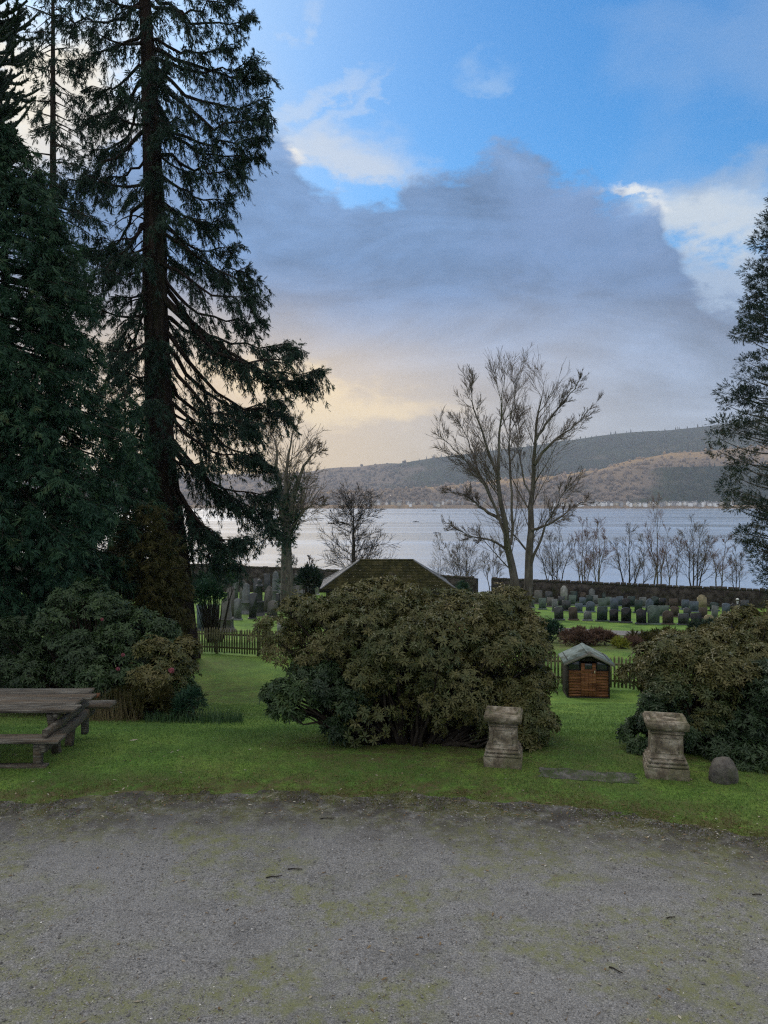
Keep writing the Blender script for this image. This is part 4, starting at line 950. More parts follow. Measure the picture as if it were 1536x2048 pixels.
rows_ = {
    'front': [(1118, 1216, 1241, 15, 'arched', 'dark grey'), (1147, 1217, 1241, 14, 'arched', 'brown'), (1175, 1224, 1242, 13, 'round', 'grey'), (1204, 1216, 1243, 17, 'flat', 'dark green'), (1228, 1221, 1245, 14, 'arched', 'black'),
              (1252, 1218, 1246, 16, 'arched', 'black'), (1283, 1220, 1249, 16, 'ogee', 'black'), (1307, 1214, 1249, 19, 'arched', 'green grey'), (1336, 1223, 1249, 18, 'round', 'brown'), (1367, 1229, 1250, 17, 'flat', 'dark grey'),
              (1394, 1229, 1254, 17, 'flat', 'black'), (1417, 1231, 1251, 16, 'round', 'sandy'), (1447, 1238, 1255, 15, 'flat', 'dark green')],
    'second': [(1110, 1200, 1224, 9, 'flat', 'grey'), (1132, 1203, 1222, 14, 'flat', 'dark grey'), (1157, 1208, 1225, 12, 'flat', 'blue grey'), (1180, 1204, 1224, 14, 'round', 'blue grey'), (1205, 1199, 1222, 14, 'flat', 'green grey'), (1229, 1198, 1222, 13, 'flat', 'blue grey'),
               (1252, 1199, 1223, 13, 'arched', 'black'), (1276, 1202, 1226, 12, 'flat', 'dark green'), (1298, 1199, 1224, 12, 'shouldered', 'blue grey'), (1327, 1213, 1232, 17, 'flat', 'green grey'), (1350, 1214, 1234, 13, 'arched', 'brown'),
               (1375, 1216, 1236, 12, 'ogee', 'dark grey'), (1406, 1217, 1237, 13, 'flat', 'brown'), (1428, 1214, 1243, 10, 'flat', 'grey'), (1452, 1208, 1232, 13, 'arched', 'blue grey'), (1472, 1208, 1232, 18, 'heart', 'black')],
    'third': [(1062, 1194, 1216, 11, 'arched', 'grey'), (1122, 1194, 1212, 10, 'flat', 'dark grey'), (1178, 1192, 1211, 10, 'flat', 'dark green'), (1310, 1195, 1215, 11, 'arched', 'dark green'), (1085, 1198, 1219, 12, 'flat', 'green grey'), (1100, 1196, 1214, 11, 'flat', 'weathered grey'), (1144, 1192, 1211, 12, 'flat', 'green grey'), (1165, 1196, 1213, 11, 'arched', 'blue grey'), (1190, 1192, 1211, 11, 'flat', 'grey'), (1217, 1195, 1213, 11, 'arched', 'green grey'), (1240, 1194, 1212, 11, 'flat', 'blue grey'),
              (1262, 1194, 1213, 12, 'flat', 'dark green'), (1286, 1196, 1215, 11, 'flat', 'grey'), (1323, 1198, 1216, 11, 'flat', 'black'), (1348, 1199, 1217, 13, 'flat', 'brown'), (1370, 1201, 1219, 12, 'flat', 'blue grey'), (1388, 1204, 1224, 14, 'flat', 'blue grey'),
              (1405, 1192, 1221, 15, 'shouldered', 'sandy'), (1428, 1206, 1222, 14, 'arched', 'dark green'), (1490, 1202, 1222, 13, 'flat', 'dark grey')],
    'rear': [(1098, 1185, 1206, 12, 'arched', 'dark grey'), (1148, 1184, 1205, 11, 'flat', 'dark green'), (1166, 1186, 1205, 10, 'arched', 'brown'), (1370, 1189, 1209, 12, 'arched', 'dark green'), (1500, 1190, 1214, 13, 'flat', 'brown'), (1076, 1183, 1208, 12, 'flat', 'weathered grey'), (1128, 1174, 1206, 11, 'shouldered', 'pale grey'), (1184, 1179, 1205, 10, 'ogee', 'grey'), (1212, 1187, 1206, 13, 'arched', 'dark green'), (1238, 1184, 1206, 13, 'flat', 'weathered grey'), (1255, 1185, 1206, 13, 'flat', 'dark grey'),
             (1276, 1187, 1207, 10, 'flat', 'dark green'), (1299, 1183, 1207, 10, 'ogee', 'brown'), (1324, 1183, 1209, 12, 'flat', 'pale grey'), (1346, 1189, 1208, 11, 'flat', 'dark grey'), (1397, 1184, 1210, 16, 'flat', 'green grey'), (1418, 1187, 1211, 12, 'flat', 'brown'), (1446, 1190, 1212, 11, 'flat', 'dark grey'), (1476, 1186, 1212, 14, 'flat', 'dark green')]}
where = {'front': 'front row, nearest the path', 'second': 'second row from the path', 'third': 'third row from the path', 'rear': 'rear row against the wall'}
for rk, lst in rows_.items():
    for i, (px, tp__, bs, wp, kd, cl) in enumerate(sorted(lst)):
        headstone(px, tp__, bs, wp, kd, cl, f'{cl} {SHAPE[kd]} headstone, {ORD[i]} from left in the {where[rk]}', 'headstones in rows in the right churchyard')
d = hit(1475, 1232); hp = on(1475, d + 0.35)
orn = thing('grave_ornament', 'small white figure ornament standing behind the black heart-shaped headstone', 'ornament', hp)
V, Fx = tubes(np.array([(0, 0, -0.1), (0, 0, 0.6), (0, 0, 1.0), (0, 0, 1.18)]), np.array([0.07, 0.06, 0.05, 0.09]), 8); add('figure_post', np_mesh('figure_post', V, Fx), 'white_paint', orn)
lump('figure_head', 'white_paint', (0, 0, 1.30), (0.13, 0.11, 0.15), 3, sub=2, amp=0.05, parent=orn)
# older monuments on the left
def obelisk(px, top, base, wpx, label, colr='weathered grey', urn=False):
    d = hit(px, base); p = on(px, d); h = (base - top) / F * d; a = wpx / F * d / 2
    t_ = thing('obelisk', label, 'monument', p, R(random.uniform(-15, 15)), 'old monuments left of the vault')
    mb = MB(); mb.put(*sq_profile([(-0.3, 1.25), (0.16, 1.25), (0.17, 1.1), (0.30, 1.08)], a, a, 0.004, 2)); mb.obj('plinth', 'hs_' + colr, t_)
    mb = MB(); mb.put(*sq_profile([(0.302, 0.98), (h * 0.36, 0.95), (h * 0.37, 1.05), (h * 0.40, 1.05)], a, a, 0.004, 2)); mb.obj('pedestal', 'hs_' + colr, t_)
    mb = MB(); mb.put(*sq_profile([(h * 0.401, 0.74), (h * 0.93, 0.56), (h, 0.06)] if not urn else [(h * 0.401, 0.72), (h * 0.78, 0.66), (h * 0.79, 0.85), (h * 0.83, 0.85), (h * 0.84, 0.35), (h * 0.9, 0.6), (h * 0.97, 0.5), (h, 0.12)], a, a, 0.004, 2)); mb.obj('shaft', 'hs_' + colr, t_)
obelisk(452, 1196, 1264, 24, 'pale broad tapering monument just behind the left end of the picket fence', 'weathered grey')
obelisk(492, 1166, 1228, 19, 'tall grey obelisk second from left behind the picket fence', 'grey')
obelisk(519, 1158, 1232, 16, 'dark slender monument with urn top in front of the wide slabs', 'dark grey', True)
obelisk(551, 1142, 1206, 15, 'tall slender grey obelisk nearest the far trunk, below the wall', 'grey')
obelisk(581, 1146, 1205, 11, 'thin pale obelisk beside the large grey slab', 'weathered grey')
headstone(568, 1167, 1212, 24, 'ogee', 'grey', 'large grey peaked slab standing among the left obelisks', 'old monuments left of the vault')
headstone(585, 1172, 1211, 20, 'flat', 'weathered grey', 'broad plain weathered slab right of the large peaked slab', 'old monuments left of the vault')
headstone(544, 1204, 1234, 17, 'round', 'weathered grey', 'small mossy round-topped stone on the mown grass before the obelisks', 'old monuments left of the vault')
headstone(605, 1182, 1212, 14, 'arched', 'grey', 'small grey arch-topped stone beside the vault wall', 'old monuments left of the vault')
headstone(405, 1214, 1262, 17, 'flat', 'blue grey', 'blue-grey upright slab under the dark yew, left of a pair', 'old monuments left of the vault')
headstone(427, 1214, 1262, 17, 'arched', 'dark green', 'dark greenish upright slab under the dark yew, right of a pair', 'old monuments left of the vault')
headstone(534, 1246, 1268, 12, 'round', 'weathered grey', 'little rounded stone showing just over the picket fence', 'old monuments left of the vault')
headstone(559, 1246, 1270, 9, 'flat', 'pale grey', 'little pale stone showing over the fence beside the rhododendron', 'old monuments left of the vault')
headstone(512, 1160, 1200, 9, 'arched', 'dark grey', 'dark narrow slab in the shade before the left wall', 'old monuments left of the vault')
headstone(598, 1150, 1190, 11, 'flat', 'weathered grey', 'weathered flat slab against the far wall left of the vault', 'old monuments left of the vault')
headstone(630, 1150, 1190, 13, 'flat', 'pale grey', 'pale square slab against the far wall beside the vault roof', 'old monuments left of the vault')
headstone(462, 1180, 1236, 13, 'flat', 'weathered grey', 'tall weathered slab left of the tall grey obelisk', 'old monuments left of the vault')
headstone(476, 1200, 1240, 12, 'round', 'grey', 'grey round-topped stone between the first two left obelisks', 'old monuments left of the vault')
headstone(505, 1190, 1238, 12, 'arched', 'dark grey', 'dark arch-topped stone between the grey and the urn-topped monuments', 'old monuments left of the vault')
headstone(533, 1176, 1226, 13, 'shouldered', 'weathered grey', 'weathered shouldered slab right of the urn-topped monument', 'old monuments left of the vault')
headstone(560, 1190, 1222, 11, 'flat', 'dark grey', 'dark low slab before the large peaked slab', 'old monuments left of the vault')
headstone(620, 1176, 1208, 13, 'flat', 'grey', 'plain grey slab half hidden by the cabbage palm', 'old monuments left of the vault')
headstone(484, 1164, 1206, 10, 'ogee', 'weathered grey', 'weathered peaked stone far behind the second obelisk', 'old monuments left of the vault')
headstone(536, 1152, 1196, 10, 'flat', 'dark grey', 'dark flat slab at the foot of the wall near the slender obelisk', 'old monuments left of the vault')
headstone(470, 1160, 1200, 10, 'round', 'grey', 'grey rounded stone in the shade of the sequoia boughs', 'old monuments left of the vault')

# ------------------------------------------------------------------ shrubs
def bush(name, label, lobes, stems, mats, cat='bush', leaf=0.10, flowers=None, group=None, tmpl=None, dens=1.0, base_d=None, stem_mat='stem', low=-0.45, clump=1.0):
    """lobes: (px, py, rx, ry, d, rdepth, n, tint lo, tint hi, material)"""
    bx_ = np.mean([l[0] for l in lobes]); dd = base_d or np.mean([l[4] for l in lobes])
    root = thing(name, label, cat, on(bx_, dd), 0, group); o = np.array(root.location)
    el_ = []
    for (px, py, rx, ry, d, rd, n_, t0, t1, mt) in lobes:
        el_.append((P(px, py, d), np.array([rx / F * d, rd, ry / F * d])))
    bufs = {}; allp = []
    for (c_, r_), l in zip(el_, lobes):
        n_ = int(l[6] * dens)
        # every lobe is a heap of smaller clumps with shaded gaps between them
        kc = max(6, int(13 + 13 * r_[0])); sv_ = unit(rng.normal(0, 1, (kc * 3, 3))); sv_ = sv_[sv_[:, 2] > low - 0.25][:kc]
        sc_ = c_ + sv_ * r_ * rng.uniform(0.50, 0.86, (len(sv_), 1)); sr = r_.min() * rng.uniform(0.26, 0.52, len(sv_)) * clump
        w_ = sr ** 2 / (sr ** 2).sum(); ci = rng.choice(len(sc_), n_, p=w_)
        v = unit(rng.normal(0, 1, (n_, 3)) + (sc_[ci] - c_) / r_ * 0.9 + np.array([0, 0, 0.45]))
        rad = (1 - 0.45 * rng.uniform(0, 1, n_) ** 1.5) * (1 + 0.25 * (rng.uniform(0, 1, n_) > 0.93))
        p = sc_[ci] + v * (sr[ci] * rad)[:, None] * np.array([1.15, 1.15, 0.9])
        ok = np.ones(len(p), bool)
        for (c2, r2) in el_:
            if c2 is c_: continue
            ok &= (((p - c2) / (r2 * 0.55)) ** 2).sum(1) > 1
        ok &= p[:, 2] > ground(p[:, 0], p[:, 1]) + 0.03
        p = p[ok]; v = v[ok]; ci = ci[ok]
        xd = v * 0.8 + np.array([0, -0.12, 0.60]) + rng.normal(0, 0.38, p.shape)
        sc = leaf * rng.uniform(0.55, 1.35, len(p))
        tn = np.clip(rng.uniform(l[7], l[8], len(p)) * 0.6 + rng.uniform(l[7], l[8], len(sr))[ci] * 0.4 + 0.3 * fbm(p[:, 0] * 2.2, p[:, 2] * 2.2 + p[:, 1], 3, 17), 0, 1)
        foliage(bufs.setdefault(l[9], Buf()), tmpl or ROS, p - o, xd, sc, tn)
        allp.append((p, v))
    for mt, b_ in bufs.items():
        q = add('leaves', b_.mesh('leaves'), mt, root); q['kind'] = 'stuff'
    # stems fan out from the base into the crown
    pts_ = np.concatenate([a for a, _ in allp]); k_ = rng.choice(len(pts_), min(stems, len(pts_)), replace=False); E = pts_[k_]
    bs = o + np.stack([(E[:, 0] - o[0]) * 0.30, (E[:, 1] - o[1]) * 0.25, np.zeros(len(E))], -1) + rng.normal(0, 0.06, E.shape) * np.array([1, 1, 0])
    bs[:, 2] = ground(bs[:, 0], bs[:, 1]) - 0.05
    tt = np.linspace(0, 1, 7)[None, :, None]; H = (E[:, 2] - bs[:, 2])[:, None, None]
    mid_ = bs[:, None] + (E - bs)[:, None] * tt; mid_[..., 2] += (np.sin(tt[..., 0] * np.pi) * 0.10) * H[..., 0] * 0.6
    jit = rng.normal(0, 0.028, mid_.shape); jit[:, 0] = 0; mid_ = mid_ + jit
    rr = (0.034 * (1 - tt[..., 0]) ** 0.8 + 0.004) * rng.uniform(0.6, 1.3, (len(E), 1)) * min(1.4, (H.mean() / 1.4))
    V, Fx = tubes(mid_ - o, rr, 5); add('stems', np_mesh('stems', V, Fx, None, True), stem_mat, root)['kind'] = 'stuff'
    if flowers:
        for (px, py, d, s) in flowers:
            c_ = P(px, py, d); n_ = 26; v = unit(rng.normal(0, 1, (n_, 3)) + np.array([0, -0.8, 0.3])); b_ = Buf()
            foliage(b_, ROS[:4], c_ - o + v * s * 0.5, v, np.full(n_, s * 0.55), rng.uniform(0, 1, n_)); add('flower_truss', b_.mesh('flower_truss'), 'petal', root)
    return root

ol, gr = 'rhodo_leaf', 'rhodo_green'  # sunlit and shaded leaf tones put in colour: olive high, deep green low
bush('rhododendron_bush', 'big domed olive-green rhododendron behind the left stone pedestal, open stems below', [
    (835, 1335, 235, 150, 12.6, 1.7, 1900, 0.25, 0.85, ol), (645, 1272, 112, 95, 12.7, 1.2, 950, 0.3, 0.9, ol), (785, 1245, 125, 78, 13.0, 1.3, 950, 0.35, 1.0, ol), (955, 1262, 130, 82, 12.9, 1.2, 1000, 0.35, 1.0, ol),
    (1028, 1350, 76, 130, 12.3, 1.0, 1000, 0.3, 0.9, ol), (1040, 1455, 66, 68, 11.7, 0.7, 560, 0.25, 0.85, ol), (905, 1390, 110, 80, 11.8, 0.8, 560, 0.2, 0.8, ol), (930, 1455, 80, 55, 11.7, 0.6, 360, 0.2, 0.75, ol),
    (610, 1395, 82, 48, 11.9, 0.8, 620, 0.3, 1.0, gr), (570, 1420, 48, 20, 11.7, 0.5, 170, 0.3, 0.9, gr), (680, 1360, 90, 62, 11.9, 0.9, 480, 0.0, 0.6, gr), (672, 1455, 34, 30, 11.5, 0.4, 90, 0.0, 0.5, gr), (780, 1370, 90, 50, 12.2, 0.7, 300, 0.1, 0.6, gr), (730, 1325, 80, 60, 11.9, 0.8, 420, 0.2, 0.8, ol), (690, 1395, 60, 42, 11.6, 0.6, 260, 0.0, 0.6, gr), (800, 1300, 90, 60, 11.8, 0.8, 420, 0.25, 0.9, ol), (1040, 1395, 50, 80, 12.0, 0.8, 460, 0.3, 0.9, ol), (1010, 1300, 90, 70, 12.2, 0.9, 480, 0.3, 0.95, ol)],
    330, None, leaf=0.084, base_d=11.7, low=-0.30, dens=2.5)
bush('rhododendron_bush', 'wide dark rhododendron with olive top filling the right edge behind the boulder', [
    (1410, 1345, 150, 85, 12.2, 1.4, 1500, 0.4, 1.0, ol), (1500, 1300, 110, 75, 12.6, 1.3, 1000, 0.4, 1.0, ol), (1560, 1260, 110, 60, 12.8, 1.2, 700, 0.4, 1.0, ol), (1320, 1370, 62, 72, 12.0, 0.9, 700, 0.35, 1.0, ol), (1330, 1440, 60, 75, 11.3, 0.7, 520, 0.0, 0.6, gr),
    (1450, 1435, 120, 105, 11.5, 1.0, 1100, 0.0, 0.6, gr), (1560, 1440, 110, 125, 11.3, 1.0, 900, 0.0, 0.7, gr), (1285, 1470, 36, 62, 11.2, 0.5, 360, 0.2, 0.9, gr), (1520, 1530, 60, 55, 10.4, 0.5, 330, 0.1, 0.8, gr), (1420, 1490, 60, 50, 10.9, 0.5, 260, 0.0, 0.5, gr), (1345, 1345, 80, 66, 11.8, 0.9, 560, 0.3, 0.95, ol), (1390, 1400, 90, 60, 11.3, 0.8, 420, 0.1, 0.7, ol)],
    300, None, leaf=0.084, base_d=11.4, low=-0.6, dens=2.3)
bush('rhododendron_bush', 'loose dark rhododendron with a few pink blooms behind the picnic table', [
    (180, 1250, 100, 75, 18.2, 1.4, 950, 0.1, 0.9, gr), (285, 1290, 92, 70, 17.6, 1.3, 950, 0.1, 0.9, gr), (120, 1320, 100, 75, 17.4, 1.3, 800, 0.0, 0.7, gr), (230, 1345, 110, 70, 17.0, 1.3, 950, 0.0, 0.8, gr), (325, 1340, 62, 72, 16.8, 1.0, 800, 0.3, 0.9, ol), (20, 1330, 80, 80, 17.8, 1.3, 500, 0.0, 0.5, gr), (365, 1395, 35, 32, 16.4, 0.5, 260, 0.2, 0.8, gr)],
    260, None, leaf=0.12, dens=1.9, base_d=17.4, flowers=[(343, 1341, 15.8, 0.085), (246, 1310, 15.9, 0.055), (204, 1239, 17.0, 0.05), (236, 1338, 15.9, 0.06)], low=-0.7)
SPR = [plume(9, 0.8, 0.06, False, s + 60) for s in range(3)]
def lowbush(name, label, lobes, mat, leaf, cat='shrub', n=1.0, group=None):
    return bush(name, label, [(*l, 0.0, 1.0, mat) for l in lobes], 40, None, cat=cat, leaf=leaf, tmpl=SPR, dens=n, group=group, low=-0.2)
lowbush('heather_bush', 'low russet heather clump behind the playhouse roof', [(1150, 1280, 34, 9, 38, 1.2, 700), (1200, 1283, 38, 9, 38, 1.2, 700), (1175, 1272, 60, 6, 40, 1.0, 500)], 'heather', 0.32)
lowbush('heather_bush', 'small russet heather clump right of the playhouse, beside the yellow shrub', [(1268, 1292, 20, 8, 37, 0.9, 300)], 'heather', 0.3)
lowbush('golden_shrub', 'small bright yellow-green shrub right of the playhouse roof', [(1243, 1294, 13, 10, 36, 0.6, 260)], 'lime', 0.25)
lowbush('low_shrub', 'dark low shrub at the churchyard path left of the heather', [(1095, 1262, 30, 12, 42, 1.2, 350)], 'cedar_leaf', 0.4)
lowbush('low_shrub', 'dark grey-green low shrub on the bank above the right rhododendron', [(1300, 1284, 40, 9, 39, 1.1, 500), (1345, 1280, 36, 9, 40, 1.1, 400)], 'olive_leaf', 0.4)
lowbush('low_shrub', 'leafy green shrub before the black headstones at the end of the path', [(1420, 1262, 40, 12, 43, 1.2, 420)], 'cypress_leaf', 0.4)
lowbush('yew_bush', 'dark green yew bush over the two upright slabs left of the fence', [(415, 1195, 34, 27, 41, 1.0, 900), (440, 1165, 40, 25, 43, 1.2, 600)], 'cedar_leaf', 0.35, 'bush')
lowbush('small_conifer', 'little upright dark conifer beside the gateway in the wall', [(926, 1184, 8, 16, 60, 0.5, 260), (900, 1190, 30, 10, 58, 1.0, 300)], 'cedar_leaf', 0.45, 'shrub')
lowbush('spiky_palm', 'dark spiky cabbage palm left of the vault roof', [(620, 1164, 17, 15, 60, 0.7, 300)], 'cypress_leaf', 0.8, 'shrub')
lowbush('fern_clump', 'brown and green fern clump at the foot of the left rhododendron', [(300, 1405, 50, 16, 15.6, 0.5, 330), (260, 1400, 40, 14, 15.8, 0.4, 220)], 'olive_leaf', 0.22, 'fern')
lowbush('leafy_shrub', 'small dark green leafy clump where the left lawn narrows', [(378, 1408, 24, 20, 15.6, 0.4, 330)], 'cedar_leaf', 0.16, 'shrub')

def tuft(name, label, pxs_, py, d, n_, h0, h1, wd, mat, lean, cat):
    xx = rng.uniform(pxs_[0], pxs_[1], n_); dd = d + rng.normal(0, 0.25, n_)
    p = np.stack([dd * (xx - 768) / F, dd, np.zeros(n_)], -1); p[:, 2] = ground(p[:, 0], p[:, 1]) - 0.02
    V, Fx, tn = blades(n_, p, rng.uniform(h0, h1, n_), rng.uniform(0.6, 1.2, n_) * wd, lean)
    o = p.mean(0)
    return tag(add(name, np_mesh(name, V - o, Fx, tn), mat, None, o), label, cat, kind='stuff')
tuft('strap_leaves', 'row of dark strap-leaved plants at the edge of the left lawn', (290, 485), 1440, 15.3, 900, 0.12, 0.34, 0.010, 'strap', 0.30, 'plants')
tuft('dry_grass', 'dry pale grass stalks behind the picnic table bench', (130, 280), 1400, 15.6, 700, 0.25, 0.75, 0.006, 'dry', 0.16, 'grass')

# ------------------------------------------------------------------ conifers
def bez(a, b_, droop, lift, n_):
    t_ = np.linspace(0, 1, n_)[:, None]; p = a + (b_ - a) * t_
    p[:, 2] += -droop * np.sin(t_[:, 0] * np.pi) + lift * t_[:, 0] ** 4 * 0
    return p
def ttube(buf, pts_, rad, k_=10):
    pts_ = np.array(pts_, float)
    V, Fx = tubes(pts_, np.array(rad, float), k_); buf.put(V, Fx)
def densify(pts_, rad, m):
    pts_ = np.array(pts_, float); s = np.linspace(0, 1, len(pts_)); u = np.linspace(0, 1, m)
    P_ = np.stack([np.interp(u, s, pts_[:, i]) for i in range(3)], -1); r_ = np.interp(u, s, rad)
    for _ in range(2): P_[1:-1] = (P_[:-2] + 2 * P_[1:-1] + P_[2:]) / 4
    return P_, r_

def sub_branches(main, per_m, l0, l1, hang, n_=5):
    """main: list of (n,3) polylines -> (B, n_, 3) secondary branches hanging from them"""
    out_ = []; par = []
    for mi, q in enumerate(main):
        L = np.linalg.norm(np.diff(q, axis=0), axis=1).sum(); m = max(3, int(L * per_m))
        ts = 0.18 + 0.82 * rng.uniform(0, 1, m) ** 0.75
        idx = ts * (len(q) - 1); i0 = np.clip(idx.astype(int), 0, len(q) - 2); fr = (idx - i0)[:, None]
        st_ = q[i0] * (1 - fr) + q[i0 + 1] * fr; tg = unit(q[i0 + 1] - q[i0])
        side = unit(np.cross(tg, [0, 0, 1.0])) * rng.choice([-1, 1], m)[:, None]
        dr = unit(tg * rng.uniform(0.3, 1.0, (m, 1)) + side * rng.uniform(0.2, 0.9, (m, 1)) + np.array([0, 0, 1.0]) * rng.uniform(-0.5, 0.25, (m, 1)))
        ln = rng.uniform(l0, l1, m) * (1.15 - 0.55 * ts)
        tt = np.linspace(0, 1, n_)[None, :, None]
        b_ = st_[:, None] + dr[:, None] * (ln[:, None, None] * tt); b_[..., 2] -= hang * ln[:, None] * tt[..., 0] ** 1.8
        out_.append(b_); par += [mi] * m
    return np.concatenate(out_)

def leaf_on(subs, per, tmpl, s0, s1, buf, o, down=0.35, t0=0.15, lo=0.0, hi=1.0):
    B, n_, _ = subs.shape; m = B * per
    bi = np.repeat(np.arange(B), per); u = (t0 + (1 - t0) * rng.uniform(0, 1, m)) * (n_ - 1); i0 = np.clip(u.astype(int), 0, n_ - 2); fr = (u - i0)[:, None]
    p = subs[bi, i0] * (1 - fr) + subs[bi, i0 + 1] * fr; tg = unit(subs[bi, i0 + 1] - subs[bi, i0])
    xd = tg * 0.8 + rng.normal(0, 0.55, p.shape) + np.array([0, 0, -down])
    tn = np.clip(rng.uniform(lo, hi, B)[bi] * 0.7 + rng.uniform(lo, hi, m) * 0.4 - 0.05, 0, 1)
    foliage(buf, tmpl, p + rng.normal(0, 0.03, p.shape) - o, xd, rng.uniform(s0, s1, m), tn)

# giant sequoia
DS_ = 31.0
sq = thing('giant_sequoia', 'towering giant sequoia with red-brown trunk and drooping dark foliage on the left', 'tree', on(372, DS_)); so = np.array(sq.location)
tpx = [(366, 1335, 31), (360, 1250, 26), (350, 1130, 26), (334, 1010, 26), (322, 880, 25), (315, 740, 23), (311, 600, 21), (308, 440, 18.5), (304, 280, 15.5), (296, 120, 13), (289, 0, 11), (282, -150, 8), (276, -350, 6), (270, -560, 1.0)]
tp3 = [P(a, b_, DS_) for a, b_, _ in tpx]; tr_ = [c_ / F * DS_ for _, _, c_ in tpx]
tb = Buf(); q_, r_ = densify(tp3, tr_, 90)
V, Fx = tubes(q_ - so, r_, 22); rr_ = (V - np.repeat(q_ - so, 22, axis=0)); an_ = np.arctan2(rr_[:, 1], rr_[:, 0])
V = V + rr_ * (0.16 * np.sin(an_ * 7 + V[:, 2] * 0.25) + 0.10 * np.sin(an_ * 13 - V[:, 2] * 0.6) + 0.25 * fbm(an_ * 2.5, V[:, 2] * 0.5, 3, 2))[:, None]
tb.put(V, Fx)
def trunk_at(py): return np.array([np.interp(py, [b_ for _, b_, _ in tpx][::-1], [p[i] for p in tp3][::-1]) for i in range(3)])
right = [(-140, 430, -130), (-90, 470, -70), (-40, 478, -10), (20, 480, 40), (60, 470, 95), (90, 505, 125), (100, 525, 160), (130, 535, 205), (170, 540, 235), (220, 518, 275), (250, 500, 310), (290, 492, 348), (330, 465, 395), (370, 450, 440), (410, 455, 500), (440, 470, 545), (470, 505, 570), (500, 528, 600), (530, 522, 640),
         (545, 640, 742), (570, 600, 700), (590, 625, 775), (610, 560, 690), (630, 580, 835), (660, 560, 800), (690, 520, 850), (720, 490, 870), (770, 520, 905), (800, 545, 940), (840, 548, 985), (865, 530, 1020), (900, 535, 1060), (915, 510, 1085), (930, 470, 1100), (945, 440, 1080), (960, 470, 1130), (985, 425, 1130)]
left = [(-120, 130, -110), (-60, 120, -30), (-20, 110, 40), (20, 150, 90), (50, 115, 130), (90, 150, 175), (120, 130, 230), (150, 200, 240), (190, 150, 310), (240, 120, 370), (280, 190, 350), (300, 160, 440), (350, 130, 500), (400, 190, 480), (450, 150, 590), (500, 190, 630), (560, 170, 690), (600, 220, 740), (680, 190, 800), (730, 230, 860), (800, 215, 940), (860, 250, 990)]
main = []; mr = []
for (y0, x1, y1) in right + left[::2] + left[1::4]:
    y0 = y0 + rng.uniform(-28, 28); a = trunk_at(y0); dz_ = rng.uniform(-2.4, 2.4); e = P(x1, y1, DS_ + dz_); e[0] = P(x1, y1, DS_)[0]
    Lm = np.linalg.norm(e - a); q = bez(a, e, rng.uniform(0.02, 0.24) * Lm, 0, 10); q[1:-1] += rng.normal(0, 0.09, (8, 3)); q[-3:, 2] += np.array([0.03, 0.10, 0.22]) * rng.uniform(0, 1.2); main.append(q); mr.append(np.linspace(0.035 + 0.012 * Lm, 0.012, 10))
for y0 in np.linspace(-150, 900, 46):
    a = trunk_at(y0); az_ = rng.choice([-1, 1]) * rng.uniform(0.6, 2.5); Lm = rng.uniform(1.6, 3.6)
    e = a + np.array([math.cos(az_ ) * Lm * 0.9, (-1 if rng.uniform() < 0.7 else 1) * abs(math.sin(az_)) * Lm, -rng.uniform(0.3, 1.2)]); q = bez(a, e, 0.12 * Lm, 0, 10); main.append(q); mr.append(np.linspace(0.08, 0.015, 10))
V, Fx = tubes(np.array(main) - so, np.array(mr), 6); tb.put(V, Fx)
subs = sub_branches(main, 8.0, 0.5, 1.4, 0.8)
V, Fx = tubes(subs - so, np.broadcast_to(np.linspace(0.016, 0.005, 5), subs.shape[:2]), 3); tb.put(V, Fx)
# bare dead snags low on the trunk
dead = []
for y0 in np.linspace(430, 1000, 26):
    a = trunk_at(y0); az_ = rng.uniform(0, 6.28); Lm = rng.uniform(0.8, 2.2); e = a + np.array([math.cos(az_) * Lm, -abs(math.sin(az_)) * Lm * 0.7, -rng.uniform(0.3, 1.4)]); dead.append(bez(a, e, -0.25 * Lm, 0, 8))
V, Fx = tubes(np.array(dead) - so, np.broadcast_to(np.linspace(0.05, 0.01, 8), (26, 8)), 5); tb.put(V, Fx)
add('trunk', tb.mesh('trunk', True), 'bark_red', sq)
cb = Buf(); leaf_on(subs, 13, PL_CORD, 0.15, 0.36, cb, so, 0.5)
tips = sub_branches([q[6:] for q in main[:len(right)]], 9.0, 0.3, 0.75, 0.25); leaf_on(tips, 8, PL_CORD, 0.18, 0.36, cb, so, 0.1)
add('crown', cb.mesh('crown'), 'sequoia_leaf', sq)

